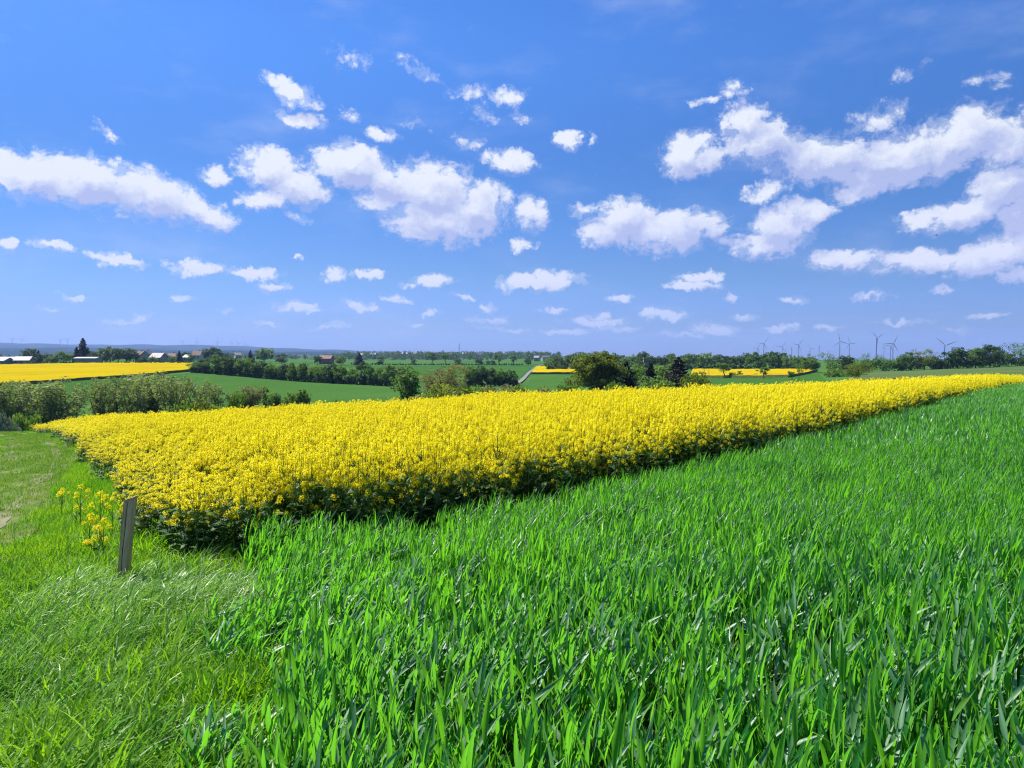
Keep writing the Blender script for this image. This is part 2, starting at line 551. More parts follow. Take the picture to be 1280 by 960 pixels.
m, b = new_mat('meadow_and_soil')
pos = b.n('ShaderNodeNewGeometry').outputs['Position']
dist = b.vmath('LENGTH', pos)
n1 = b.ramp(b.noise(pos, 0.012, 5, 0.6), 0.35, 0.65)
n2 = b.ramp(b.noise(pos, 1.5, 6, 0.65), 0.3, 0.7)
far_c = b.mix(n1, (0.035, 0.095, 0.022), (0.06, 0.13, 0.03))
near_c = b.mix(n2, (0.030, 0.034, 0.014), (0.055, 0.060, 0.022))
col = b.mix(b.ramp(dist, 60, 90), near_c, far_c)
vor = b.n('ShaderNodeTexVoronoi', {'Vector': b.vmath('MULTIPLY', pos, (1, .45, 0)), 'Scale': 0.0024}, feature='F1')
sv = b.n('ShaderNodeSeparateColor', {0: vor.outputs['Color']})
patch = b.mix(sv.outputs[0], (0.020, 0.050, 0.026), (0.085, 0.14, 0.05))
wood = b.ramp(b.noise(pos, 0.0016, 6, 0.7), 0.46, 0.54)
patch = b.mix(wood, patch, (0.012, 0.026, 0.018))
patch = b.mix(b.ramp(dist, 3200, 4600), patch, b.mix(wood, (0.016, 0.034, 0.030), (0.006, 0.014, 0.014)))  # far hills go darker and bluer: distance haze put into the ground colour
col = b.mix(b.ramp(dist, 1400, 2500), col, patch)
pr = b.n('ShaderNodeBsdfPrincipled', {'Base Color': col, 'Roughness': 1.0, 'Specular IOR Level': 0.0})
b.n('ShaderNodeOutputMaterial', {0: pr.outputs[0]})
me.materials.append(m)
tag(link('ground', me), kind='structure')


def drape(name, corners, mat, lift=0.1, n=(60, 40), thick=0.0, kind='structure', bumpy=0.0):
    """four world corners (near-left, near-right, far-right, far-left) draped on the terrain; thick gives crop height with side walls"""
    a, bb, c, d = [np.array(p, float) for p in corners]
    s = np.linspace(0, 1, n[0])[None, :, None]
    t = np.linspace(0, 1, n[1])[:, None, None]
    P = (a * (1 - s) + bb * s) * (1 - t) + (d * (1 - s) + c * s) * t
    z = ground(P[..., 0], P[..., 1]) + lift + thick
    if bumpy:
        z = z + vnoise(P[..., 0].ravel(), P[..., 1].ravel(), .4, 5).reshape(z.shape) * bumpy
    rows = np.dstack([P, z])
    mb = MB()
    mb.grid(rows.tolist())
    if thick:
        for edge in (rows[0], rows[::-1, 0] if False else rows[:, 0], rows[-1], rows[:, -1]):
            low = edge.copy()
            low[:, 2] -= thick + lift + 0.3
            mb.grid([edge.tolist(), low.tolist()], 1)
    o = mb.build(name, mat, smooth=False)
    return tag(o, kind=kind)


# ------------------------------------------------------------------ fields across the valley
M_GREEN = field_mat('young_cereal_green', (0.036, 0.098, 0.019), (0.056, 0.130, 0.026), R(20), tram_col=(.04, .09, .03))
M_GREEN2 = field_mat('far_meadow_green', (0.028, 0.085, 0.016), (0.046, 0.115, 0.023), R(60))
M_SLOPE = field_mat('thin_cereal_on_slope', (0.040, 0.092, 0.024), (0.105, 0.125, 0.050), R(-70), tram=14, tram_col=(.07, .13, .05), streak=.45, scale=0.03)
M_YELL = field_mat('rapeseed_in_flower_far', (0.31, 0.225, 0.002), (0.41, 0.315, 0.003), R(15), tram=24, tram_col=(.22, .18, .01), streak=.12)
M_YSIDE = plain_mat('rapeseed_stalks_far', (0.05, 0.08, 0.02), (0.12, 0.13, 0.02), 1.0)


def corner(*pp):
    return [at(px, py) for px, py in pp]


drape('field', corner((180, 512), (510, 512), (505, 480.5), (238, 465.5)), M_GREEN, 0.15)                     # green field in the valley
drape('field', corner((0, 500), (150, 500), (246, 466), (60, 478)), M_GREEN2, 0.1)
drape('field', corner((455, 463), (648, 475), (668, 456.5), (440, 456.5)), M_GREEN2, 0.15)                    # rising meadow behind the hedge
drape('field', corner((655, 494), (730, 492), (732, 468.5), (664, 468.5)), M_GREEN, 0.15)                     # green beside the lane
drape('field', corner((860, 486), (1040, 480), (1024, 466), (858, 476)), M_GREEN2, 0.15)
drape('field', corner((1040, 480), (1300, 474), (1330, 458.5), (1084, 465.5)), M_SLOPE, 0.2, (80, 40))
drape('field', corner((400, 457), (660, 457), (700, 452.5), (380, 452.5)), M_GREEN, 0.25)
# yellow fields, with their crop height
drape('yellow_field', corner((-60, 488), (242, 464.5), (241, 454.8), (-80, 459.5)), [M_YELL, M_YSIDE], 0.05, (120, 60), 1.0, bumpy=.12)
drape('yellow_field', corner((664, 468), (735, 468), (735, 459.5), (671, 459.5)), [M_YELL, M_YSIDE], 0.05, (60, 40), 1.0, bumpy=.12)
drape('yellow_field', corner((862, 472.5), (985, 472.5), (1022, 463.6), (866, 463.2)), [M_YELL, M_YSIDE], 0.05, (80, 40), 1.0, bumpy=.12)

# lane climbing between the far fields
M_LANE = plain_mat('pale_lane_asphalt', (0.11, 0.115, 0.105), (0.16, 0.16, 0.145), 0.3)
lane = [at(630, 483), at(644, 481.5), at(650, 478), at(658, 470), at(664, 464), at(671, 459), at(680, 456)]


def ribbon(name, line, width, mat, lift, n=60, parent=None):
    L = np.array(line, float)
    t = np.concatenate([[0], np.cumsum(np.hypot(*np.diff(L, axis=0).T))])
    tt = np.linspace(0, t[-1], n)
    X, Y = np.interp(tt, t, L[:, 0]), np.interp(tt, t, L[:, 1])
    k = np.ones(5) / 5
    for _ in range(2):
        X[2:-2], Y[2:-2] = np.convolve(X, k, 'valid'), np.convolve(Y, k, 'valid')
    dx, dy = np.gradient(X), np.gradient(Y)
    l = np.hypot(dx, dy)
    rows = []
    for s in np.linspace(-.5, .5, 7):
        x, y = X + dy / l * width * s, Y - dx / l * width * s
        rows.append(np.stack([x, y, ground(x, y) + lift], -1).tolist())
    mb = MB()
    mb.grid(rows)
    return tag(mb.build(name, mat, parent), kind='structure')


ribbon('road', lane, 1.9, M_LANE, 0.4, 120)

# ------------------------------------------------------------------ grass track on the left
TRACK = [(-5.2, -6), (-5.6, 2), (-7.3, 8.5), (-12.3, 18), (-17.0, 26), (-28.6, 43), (-40, 58), (-56, 80)]
m, b = new_mat('mown_track')
pos = b.n('ShaderNodeNewGeometry').outputs['Position']
f1 = b.ramp(b.noise(pos, 2.2, 6, 0.65), 0.3, 0.7)
f2 = b.ramp(b.noise(pos, 0.6, 5, 0.65), 0.5, 0.62)
col = b.mix(f1, (0.055, 0.115, 0.012), (0.110, 0.150, 0.028))
col = b.mix(b.math('MULTIPLY', f2, 0.5), col, (0.20, 0.17, 0.11))
pr = b.n('ShaderNodeBsdfPrincipled', {'Base Color': col, 'Roughness': 0.95, 'Specular IOR Level': 0.1})
b.n('ShaderNodeOutputMaterial', {0: pr.outputs[0]})
ribbon('path', TRACK, 2.7, m, 0.012, 240)
m, b = new_mat('stony_rut')
pos = b.n('ShaderNodeNewGeometry').outputs['Position']
f1 = b.ramp(b.noise(pos, 9.0, 6, 0.7), 0.3, 0.7)
col = b.mix(f1, (0.11, 0.11, 0.05), (0.22, 0.21, 0.13))
pr = b.n('ShaderNodeBsdfPrincipled', {'Base Color': col, 'Roughness': 0.95, 'Specular IOR Level': 0.1})
b.n('ShaderNodeOutputMaterial', {0: pr.outputs[0]})
M_RUT = m


def rut(off):
    L = np.array(TRACK, float)
    t = np.concatenate([[0], np.cumsum(np.hypot(*np.diff(L, axis=0).T))])
    tt = np.linspace(0, t[-1], 500)
    X, Y = np.interp(tt, t, L[:, 0]), np.interp(tt, t, L[:, 1])
    k = np.ones(25) / 25
    X[12:-12], Y[12:-12] = np.convolve(X, k, 'valid'), np.convolve(Y, k, 'valid')
    dx, dy = np.gradient(X), np.gradient(Y)
    l = np.hypot(dx, dy)
    mb = MB()
    w = 0.22 * np.clip(vnoise(tt, tt * 0 + off, .45, 3) * 1.5 + .1, 0.0, 1) + 0.012
    rows = []
    for s in (-1, -.5, 0, .5, 1):
        jag = vnoise(tt, tt * 0 + s * 7 + off, 2.5, 9) * .08 * abs(s)
        o_ = off + w * s + jag
        x, y = X + dy / l * o_, Y - dx / l * o_
        rows.append(np.stack([x, y, ground(x, y) + 0.022], -1).tolist())
    mb.grid(rows)
    return mb


tag(rut(-0.72).build('wheel_track', M_RUT), kind='structure')
tag(rut(0.68).build('wheel_track', M_RUT), kind='structure')

# ------------------------------------------------------------------ haze
m, b = new_mat('clear_spring_air')
pv = b.n('ShaderNodeVolumePrincipled', {'Color': (0.36, 0.54, 1.0, 1), 'Density': 0.00008, 'Anisotropy': 0.1})
b.n('ShaderNodeOutputMaterial', {1: pv.outputs[0]})
mb = MB()
mb.box(-10450, 10450, -10450, 10450, -190, 230)
hz = mb.build('haze', m)
tag(hz, kind='stuff')

# ------------------------------------------------------------------ scatter by geometry nodes
def scatter(name, pts, rot, scl, var, variants, kind='stuff'):
    """ONE object: a point cloud that carries one of the variant meshes on every point"""
    col_ = bpy.data.collections.new(name + '_variants')
    for i, me_ in enumerate(variants):
        o = bpy.data.objects.new('%s_variant_%02d' % (name, i), me_)
        col_.objects.link(o)
    me = bpy.data.meshes.new(name)
    me.vertices.add(len(pts))
    me.vertices.foreach_set('co', np.asarray(pts, np.float32).ravel())
    a = me.attributes.new('rot', 'FLOAT_VECTOR', 'POINT')
    a.data.foreach_set('vector', np.asarray(rot, np.float32).ravel())
    a = me.attributes.new('scl', 'FLOAT_VECTOR', 'POINT')
    a.data.foreach_set('vector', np.asarray(scl, np.float32).ravel())
    a = me.attributes.new('var', 'INT', 'POINT')
    a.data.foreach_set('value', np.asarray(var, np.int32))
    ob = link(name, me)
    ng = bpy.data.node_groups.new(name + '_scatter', 'GeometryNodeTree')
    ng.interface.new_socket('Geometry', in_out='INPUT', socket_type='NodeSocketGeometry')
    ng.interface.new_socket('Geometry', in_out='OUTPUT', socket_type='NodeSocketGeometry')
    N = ng.nodes.new
    gi, go = N('NodeGroupInput'), N('NodeGroupOutput')
    ci = N('GeometryNodeCollectionInfo')
    ci.inputs['Collection'].default_value = col_
    ci.inputs['Separate Children'].default_value = True
    ci.inputs['Reset Children'].default_value = True
    iop = N('GeometryNodeInstanceOnPoints')
    iop.inputs['Pick Instance'].default_value = True

    def attr(nm, ty):
        n_ = N('GeometryNodeInputNamedAttribute')
        n_.data_type = ty
        n_.inputs['Name'].default_value = nm
        return n_.outputs['Attribute']
    L = ng.links.new
    L(gi.outputs[0], iop.inputs['Points'])
    L(ci.outputs[0], iop.inputs['Instance'])
    L(attr('var', 'INT'), iop.inputs['Instance Index'])
    e2r = N('FunctionNodeEulerToRotation')
    L(attr('rot', 'FLOAT_VECTOR'), e2r.inputs[0])
    L(e2r.outputs[0], iop.inputs['Rotation'])
    L(attr('scl', 'FLOAT_VECTOR'), iop.inputs['Scale'])
    L(iop.outputs[0], go.inputs[0])
    md = ob.modifiers.new('scatter', 'NODES')
    md.node_group = ng
    return tag(ob, kind=kind)


def blade(mb, base, az_, lean, length, width, droop, seg=6, twist=0.0, fold=None, mat=0, keel=0.25):
    """a ribbon leaf: V-shaped section, tapers to a tip, droops; fold = (where, angle) kinks it over"""
    p = np.array(base, float)
    dirh = np.array([math.cos(az_), math.sin(az_), 0])
    side = np.array([-math.sin(az_), math.cos(az_), 0])
    th = lean
    rows = []
    for i in range(seg + 1):
        t = i / seg
        w = width * (min(1, .45 + 2.2 * t) if t < .3 else 1) * max(0.0, 1 - ((t - .3) / .7) ** 1.7 if t > .3 else 1) + width * .02
        d = dirh * math.sin(th) + np.array([0, 0, 1]) * math.cos(th)
        nrm = dirh * -math.cos(th) + np.array([0, 0, 1]) * math.sin(th)
        tw = twist * t
        s_ = side * math.cos(tw) + nrm * math.sin(tw)
        n_ = nrm * math.cos(tw) - side * math.sin(tw)
        if keel:
            rows.append([p - s_ * w * .5 + n_ * w * keel, p, p + s_ * w * .5 + n_ * w * keel])
        else:
            rows.append([p - s_ * w * .5, p + s_ * w * .5])
        p = p + d * (length / seg)
        th += droop / seg * (0.4 + 1.2 * t)
        if fold and fold[0] <= t < fold[0] + 1 / seg:
            th += fold[1]
    mb.grid(rows, mat)


# ------------------------------------------------------------------ wheat
M_WHEAT = leaf_mat('wheat_blade', (0.018, 0.155, 0.034), (0.098, 0.325, 0.018), trans=0.53, tcol=(.27, .80, .012), rough=0.5, spec=0.35, vary=0.12, patch=0.35)
M_WAX = leaf_mat('wheat_blade_waxy_side', (0.060, 0.200, 0.070), (0.160, 0.310, 0.150), trans=0.42, tcol=(.20, .56, .03), rough=0.48, spec=0.7, vary=0.12)
M_WSTEM = leaf_mat('wheat_stem', (0.04, 0.12, 0.02), (0.08, 0.19, 0.03), trans=0.2, rough=0.5)
WIND = R(20)        # the wind leans blades towards +X and a little away


def wheat_tuft(n, rad, detail, wmul=1.0):
    mb = MB()
    for _ in range(n):
        a, r = random.uniform(0, 6.283), rad * math.sqrt(random.random())
        x, y = r * math.cos(a), r * math.sin(a)
        hgt = random.uniform(.24, .40)
        lx, ly = random.gauss(.05, .03), random.gauss(.02, .03)
        if detail > 1:
            mb.tube([(x, y, 0), (x + lx * .4, y + ly * .4, hgt * .6), (x + lx, y + ly, hgt)], [.0028, .0024, .0016], 3, 1, False)
        for k in range(4 if detail > 0 else 3):
            hh = hgt * (0.30 + .23 * k + random.uniform(-.06, .06)) if detail > 0 else hgt * (.4 + .28 * k)
            t = hh / hgt
            az_ = random.gauss(WIND, 1.25) if random.random() < .75 else random.uniform(0, 6.283)
            fold = None
            ln, dr_, wax = random.uniform(.05, .36), random.uniform(.05, .9), 0
            q_ = random.random()
            if q_ < .08:
                fold = (random.choice([.33, .5, .66]), random.uniform(.6, 1.4))
            elif q_ < .24 and k > 1:      # blades laid over by the wind, their upper face to the sky
                ln, dr_, az_ = random.uniform(.5, 1.05), random.uniform(.0, .5), random.gauss(WIND, .6)
                wax = 2
            elif q_ > .90:
                wax = 2
            blade(mb, (x + lx * t, y + ly * t, hh), az_, ln, random.uniform(.12, .22),
                  random.uniform(.012, .021) * wmul, dr_, 7 if detail > 1 else 4 if detail == 1 else 3,
                  random.gauss(0, .9), fold, wax, .22 if detail > 0 else 0)
    return mb.mesh('wheat_tuft', [M_WHEAT, M_WSTEM, M_WAX], detail > 1)


RIGHT_EDGE = [(-3.75, 7.4), (-2.8, 7.15), (-2.0, 7.15), (-1.1, 7.4), (0, 8.6), (1.4, 10.0), (3.1, 11.6), (6.3, 14.9), (9, 18.1), (12.3, 22.3),
              (17, 28.2), (35.5, 51.5), (50, 70)]
LEFT_EDGE = [(-3.75, 7.4), (-4.6, 8.7), (-8.2, 14.6), (-14.5, 24.6), (-27, 43), (-40, 61)]
RAPE = RIGHT_EDGE + [(40, 80), (-30, 75)] + LEFT_EDGE[::-1][:-1]
WHEAT = [(-.55, .45), (-1.12, 2.5), (-1.62, 4.2), (-2.32, 6.4), (-2.5, 7.25)] + [(x + .12, y - .15) for x, y in RIGHT_EDGE[2:]] + [(90, 70), (6, .45)]


def jitter_grid(x0, x1, y0, y1, sp):
    nx, ny = max(2, int((x1 - x0) / sp)), max(2, int((y1 - y0) / sp))
    X, Y = np.meshgrid(np.arange(nx) * sp + x0, np.arange(ny) * sp + y0)
    X = X.ravel() + rng.uniform(-.5, .5, X.size) * sp
    Y = Y.ravel() + rng.uniform(-.5, .5, Y.size) * sp
    return X, Y


wv = [wheat_tuft(8, .11, 2, 1.28) for _ in range(8)] + [wheat_tuft(24, .20, 1, .95) for _ in range(4)] + [wheat_tuft(75, .42, 0, 1.25) for _ in range(4)] + [wheat_tuft(180, .8, 0, 2.2) for _ in range(3)]
PX, PY, VV, SS = [], [], [], []
for (ya, yb, sp, v0, nv, xm) in ((.45, 5.5, .142, 0, 8, 6.5), (5.5, 12, .19, 8, 4, 14), (12, 30, .34, 12, 4, 34), (30, 70, .62, 16, 3, 90)):
    x, y = jitter_grid(-4, xm, ya, yb, sp)
    wob = .28 * vnoise(x, y, 2.2, 25) + .18 * vnoise(x, y, 6.0, 26)
    k = inside(WHEAT, x + np.where(y < 7, wob - .05, 0), y) & (x < y * 1.05 + 2.2)
    k &= (vnoise(x, y, 3.3, 27) + .5 * vnoise(x, y, 7.5, 28) > -.52) | (y > 12)
    x, y = x[k], y[k]
    PX.append(x); PY.append(y)
    VV.append(rng.integers(v0, v0 + nv, len(x)))
    SS.append(np.ones(len(x)))
x, y, vv = np.concatenate(PX), np.concatenate(PY), np.concatenate(VV)
hs_ = 1.0 + .13 * vnoise(x, y, .9, 21) + .12 * vnoise(x, y, .25, 22) + rng.normal(0, .05, len(x))
edge = dist_line([(-.55, .45), (-1.12, 2.5), (-1.62, 4.2), (-2.32, 6.4)], x, y)
hs_ *= np.clip(.60 + edge * .8, 0, 1)
tl = vnoise(x, y, .35, 23)
rot = np.stack([.10 * vnoise(x, y, .6, 24) - .03, .07 + .16 * tl, rng.uniform(-.7, .7, len(x))], -1)
scl = np.stack([np.ones(len(x)), np.ones(len(x)), hs_ * 1.02], -1)
scatter('wheat', np.stack([x, y, ground(x, y) - .01], -1), rot, scl, vv, wv)

# ------------------------------------------------------------------ rapeseed
M_PETAL = leaf_mat('rapeseed_petal', (0.84, 0.70, 0.003), (0.95, 0.85, 0.012), trans=0.42, tcol=(1.0, .86, .0), rough=.6, spec=.15, vary=.15)
M_BUD = leaf_mat('rapeseed_bud', (0.24, 0.27, 0.02), (0.40, 0.40, 0.03), trans=.2, rough=.6, spec=.2)
M_RSTEM = leaf_mat('rapeseed_stem', (0.09, 0.19, 0.035), (0.18, 0.28, 0.05), trans=.2, rough=.5, spec=.3)
M_RLEAF = leaf_mat('rapeseed_leaf', (0.034, 0.100, 0.026), (0.080, 0.180, 0.045), trans=.4, rough=.55, spec=.22, vary=.1)


def flower_head(mb, c, size, n, petals, mats=(0, 1)):
    c = np.array(c, float)
    for i in range(n):
        ph = i * 2.399 + random.uniform(-.3, .3)
        t = (i + .5) / n
        h = size * (1.0 - 1.7 * t) + random.uniform(-.1, .1) * size
        r = size * (.30 + .75 * math.sqrt(t)) * random.uniform(.75, 1.15)
        p = c + np.array([math.cos(ph) * r, math.sin(ph) * r, h])
        nrm = np.array([math.cos(ph) * (.35 + t), math.sin(ph) * (.35 + t), .9 - .4 * t]) + np.random.default_rng(random.randint(0, 10 ** 6)).normal(0, .25, 3)
        nrm /= np.linalg.norm(nrm)
        a = np.cross(nrm, [.3, .2, .93])
        a /= np.linalg.norm(a) + 1e-9
        b_ = np.cross(nrm, a)
        s = random.uniform(.0075, .0105) * petals
        if petals <= 1.3:
            an = random.uniform(0, 1.5)
            for k in range(4):
                e = a * math.cos(an + k * 1.5708) + b_ * math.sin(an + k * 1.5708)
                f = a * -math.sin(an + k * 1.5708) + b_ * math.cos(an + k * 1.5708)
                up = nrm * s * .25
                mb.face([p, p + e * s * .7 - f * s * .42 + up, p + e * s * 1.25 + up * 1.4, p + e * s * .7 + f * s * .42 + up], mats[0])
        else:
            mb.face([p - a * s * 1.1, p - b_ * s, p + a * s * 1.1, p + b_ * s], mats[0])
    # green buds on top
    top = c + np.array([0, 0, size * .95])
    q = size * .30
    for k in range(4):
        a1, a2 = k * 1.5708, (k + 1) * 1.5708
        mb.face([top + np.array([math.cos(a1) * q, math.sin(a1) * q, 0]), top + np.array([math.cos(a2) * q, math.sin(a2) * q, 0]), top + np.array([0, 0, q * 1.3])], mats[1])


def rape_leaf(mb, base, az_, length, width, lean, mat):
    d = np.array([math.cos(az_), math.sin(az_), 0])
    s = np.array([-math.sin(az_), math.cos(az_), 0])
    p = np.array(base, float)
    rows = []
    for i in range(5):
        t = i / 4
        w = width * (.25, .8, 1.0, .7, .08)[i]
        wob = random.uniform(-.15, .15) * width
        rows.append([p - s * w * .5 + [0, 0, wob + w * .12], p, p + s * w * .5 + [0, 0, -wob + w * .12]])
        th = lean + t * 1.2
        p = p + (d * math.sin(th) + np.array([0, 0, math.cos(th)])) * length / 4
    mb.grid(rows, mat)


def rape_plant(mb, x, y, hgt, lod, mats=(0, 1, 2, 3)):
    lx, ly = random.gauss(.03, .04), random.gauss(0, .04)
    top = (x + lx, y + ly, hgt)
    seg = 4 if lod == 0 else 3
    if lod < 3:
        mb.tube([(x, y, 0), (x + lx * .3, y + ly * .3, hgt * .5), top], [.006, .005, .002], seg, mats[2], False)
    heads = [(top, 1.0)]
    nb = random.randint(6, 9) if lod < 2 else random.randint(5, 7)
    for i in range(nb):
        h0 = hgt * random.uniform(.40, .80)
        a = random.uniform(0, 6.283)
        out = random.uniform(.05, .17)
        h1 = min(hgt * random.uniform(.80, 1.0), h0 + random.uniform(.18, .4))
        if random.random() < .24:
            h1 = h0 + random.uniform(.05, .15)
        p1 = (x + lx * .8 + out * math.cos(a), y + ly * .8 + out * math.sin(a), h1)
        t = h0 / hgt
        if lod < 2:
            mb.tube([(x + lx * t, y + ly * t, h0), (x + lx * t + out * .7 * math.cos(a), y + ly * t + out * .7 * math.sin(a), (h0 + h1) / 2), p1],
                    [.0035, .003, .0018], 3, mats[2], False)
        heads.append((p1, random.uniform(.6, 1.0)))
    for p, s in heads:
        if lod == 0:
            flower_head(mb, p, .032 * s, int(17 * s) + 4, 1.0, mats)
        elif lod == 1:
            flower_head(mb, p, .033 * s, int(12 * s) + 3, 1.25, mats)
        else:
            flower_head(mb, p, .038 * s, int(8 * s) + 2, 1.7, mats)
    for i in range((9, 7, 4)[lod]):
        h0 = hgt * random.uniform(.06, .72)
        k = 1.0 - .55 * (h0 / hgt)
        rape_leaf(mb, (x + lx * h0 / hgt, y + ly * h0 / hgt, h0), random.uniform(0, 6.283), random.uniform(.14, .26) * k + .03,
                  random.uniform(.06, .11) * k + .01, random.uniform(.5, 1.3), mats[3])


def rape_tuft(n, rad, lod):
    mb = MB()
    for _ in range(n):
        a, r = random.uniform(0, 6.283), rad * math.sqrt(random.random())
        rape_plant(mb, r * math.cos(a), r * math.sin(a), random.uniform(.90, 1.14), lod)
    return mb.mesh('rapeseed_tuft', [M_PETAL, M_BUD, M_RSTEM, M_RLEAF])


rv = [rape_tuft(4, .16, 0) for _ in range(6)] + [rape_tuft(8, .27, 1) for _ in range(5)] + [rape_tuft(22, .55, 2) for _ in range(5)]
PX, PY, VV = [], [], []
for (ya, yb, sp, v0, nv) in ((6, 15, .26, 0, 6), (15, 30, .40, 6, 5), (30, 80, .68, 11, 5)):
    x, y = jitter_grid(-45, 52, ya, yb, sp)
    yc = 30 + np.minimum(0.0145 * x * x, 28)
    k = inside(RAPE, x, y) & (y < yc + 15)
    PX.append(x[k]); PY.append(y[k]); VV.append(rng.integers(v0, v0 + nv, k.sum()))
x, y, vv = np.concatenate(PX), np.concatenate(PY), np.concatenate(VV)
dl, dr = dist_line(LEFT_EDGE, x, y), dist_line(RIGHT_EDGE, x, y)
keep = (rng.random(len(x)) < np.clip(np.where(y < 9, .45, .14) + dl / 2.0, 0, 1))
x, y, vv, dl, dr = x[keep], y[keep], vv[keep], dl[keep], dr[keep]
hs_ = .98 + .06 * vnoise(x, y, .8, 31) + .05 * vnoise(x, y, .2, 32) + .05 * vnoise(x, y, 1.7, 33) + rng.normal(0, .065, len(x))
hs_ *= np.clip(.64 + dl * .20, 0, 1) * np.clip(.93 + dr * .2, 0, 1)
rot = np.stack([rng.normal(0, .05, len(x)), rng.normal(.04, .05, len(x)), rng.uniform(0, 6.283, len(x))], -1)
scl = np.stack([np.ones(len(x)), np.ones(len(x)), hs_], -1)
scatter('rapeseed', np.stack([x, y, ground(x, y) - .01], -1), rot, scl, vv, rv)

# ------------------------------------------------------------------ verge grass
M_LUSH = leaf_mat('lush_grass', (0.070, 0.26, 0.008), (0.22, 0.42, 0.014), trans=.52, rough=.5, spec=.35, vary=.15, patch=.5)
M_SILK = leaf_mat('silky_long_grass', (0.060, 0.230, 0.012), (0.22, 0.42, 0.055), trans=.5, rough=.45, spec=.42, vary=.15, patch=.6)
M_MOWN = leaf_mat('short_track_grass', (0.085, 0.26, 0.014), (0.22, 0.36, 0.035), trans=.35, rough=.6, spec=.2, vary=.2, patch=.6)


def grass_tuft(n, rad, l0, l1, w0, w1, lean, droop, mat, spread=1.2, seg=5, bias=WIND):
    mb = MB()
    for _ in range(n):
        a, r = random.uniform(0, 6.283), rad * math.sqrt(random.random())
        blade(mb, (r * math.cos(a), r * math.sin(a), 0), random.gauss(bias, spread), random.uniform(*lean), random.uniform(l0, l1),
              random.uniform(w0, w1), random.uniform(*droop), seg, random.gauss(0, .7), None, 0, 0)
    return mb.mesh('grass_tuft', [mat])


gv = ([grass_tuft(46, .13, .08, .27, .007, .013, (.05, .8), (.2, 1.6), M_LUSH, 2.0) for _ in range(5)] +           # 0-4 lush upright
      [grass_tuft(52, .14, .12, .32, .005, .0095, (.10, .9), (.6, 2.3), M_SILK, 1.0, 7) for _ in range(5)] +      # 5-9 long, combed by wind
      [grass_tuft(110, .24, .12, .30, .007, .012, (.05, .6), (.2, 1.4), M_LUSH, 2.0, 4) for _ in range(4)] +       # 10-13 lush, farther off
      [grass_tuft(70, .20, .03, .09, .004, .007, (.1, .9), (.2, 1.2), M_MOWN, 3.0, 3) for _ in range(4)])          # 14-17 short turf
M_PALE = leaf_mat('pale_tangled_grass', (0.08, 0.27, 0.02), (0.26, 0.45, 0.09), trans=.48, rough=.42, spec=.5, vary=.15)
gv += [grass_tuft(60, .15, .26, .50, .004, .008, (.25, 1.0), (1.2, 2.7), M_PALE, .75, 9) for _ in range(4)]      # 18-21 long pale tufts laid over
SIDE = [(-0.15, .45), (-.80, 2.5), (-1.35, 4.2), (-2.15, 6.6), (-2.6, 7.6)]
PX, PY, VV, SC = [], [], [], []
for (ya, yb, sp) in ((.3, 8, .095), (8, 20, .17), (20, 64, .30)):
    x, y = jitter_grid(-60, 0.5, ya, yb, sp)
    k = ~inside(WHEAT, x - .22, y) & (x > -.95 * y - 4.0) & (x < -.0)
    k &= ~inside(RAPE, x, y) | (dist_line(LEFT_EDGE, x, y) < 1.0)
    k &= ~((y > 8) & (x > -3.0))
    x, y = x[k], y[k]
    dt = dist_line(TRACK, x, y)
    k = dt < 12
    x, y, dt = x[k], y[k], dt[k]
    on = dt < 1.28 + .25 * vnoise(x, y, .8, 41)
    ruts = on & (np.abs(dt - .70) < .26) & (vnoise(x, y, .45, 42) > .1)
    thin = on & (rng.random(len(x)) < .35)
    drop = ruts | thin | (~on & (vnoise(x, y, 3.2, 49) + .5 * vnoise(x, y, 8.0, 50) < -.62))
    x, y, dt, on = x[~drop], y[~drop], dt[~drop], on[~drop]
    long_ = (vnoise(x, y, .7, 43) + .5 * vnoise(x, y, 1.8, 44) > .0 + rng.normal(0, .22, len(x))) & (dt > 2.3) & (y < 9)
    far_ = y > 8
    v = np.where(on, rng.integers(14, 18, len(x)), np.where(long_, rng.integers(5, 10, len(x)), np.where(far_, rng.integers(10, 14, len(x)), rng.integers(0, 5, len(x)))))
    pale = ((vnoise(x, y, 1.1, 51) + .35 * vnoise(x, y, 3.0, 52) > .34) | (np.hypot(x + 2.75, y - 5.9) < .6)) & (dt > 1.9) & (y < 9.5) & (rng.random(len(x)) < .38) & ~on
    v = np.where(pale, rng.integers(18, 22, len(x)), v)
    s = np.where(on, 1.0, np.clip(.55 + (dt - 1.3) * .22, .5, 1.0)) * (1 + .30 * vnoise(x, y, 1.3, 45) + .22 * vnoise(x, y, 3.7, 48)) * rng.uniform(.8, 1.2, len(x))
    s = np.where(on, rng.uniform(.7, 1.3, len(x)) * (1.5 if ya > 10 else 1), s)
    PX.append(x); PY.append(y); VV.append(v); SC.append(s)
x, y, vv, s = (np.concatenate(q) for q in (PX, PY, VV, SC))
swirl = .5 * vnoise(x, y, .5, 46) + .3 * vnoise(x, y, 1.6, 47)
rot = np.stack([rng.normal(0, .10, len(x)), rng.normal(.06, .10, len(x)), swirl + rng.normal(0, .25, len(x))], -1)
scatter('grass', np.stack([x, y, ground(x, y) - .005], -1), rot, np.stack([np.maximum(s, .7), np.maximum(s, .7), s], -1), vv, gv)

# meadow grass beyond the track, valley side: coarse tufts seen small
# ------------------------------------------------------------------ trees
BARK = plain_mat('bark', (0.05, 0.042, 0.034), (0.12, 0.10, 0.08), 2.5, .95, .1)
BARK_PALE = plain_mat('pale_willow_bark', (0.13, 0.125, 0.10), (0.25, 0.24, 0.20), 2.5, .95, .1)


def foliage(name, c1, c2, trans=.3):
    return leaf_mat(name, c1, c2, trans=trans, rough=.55, spec=.25, tint=True, vary=.12)


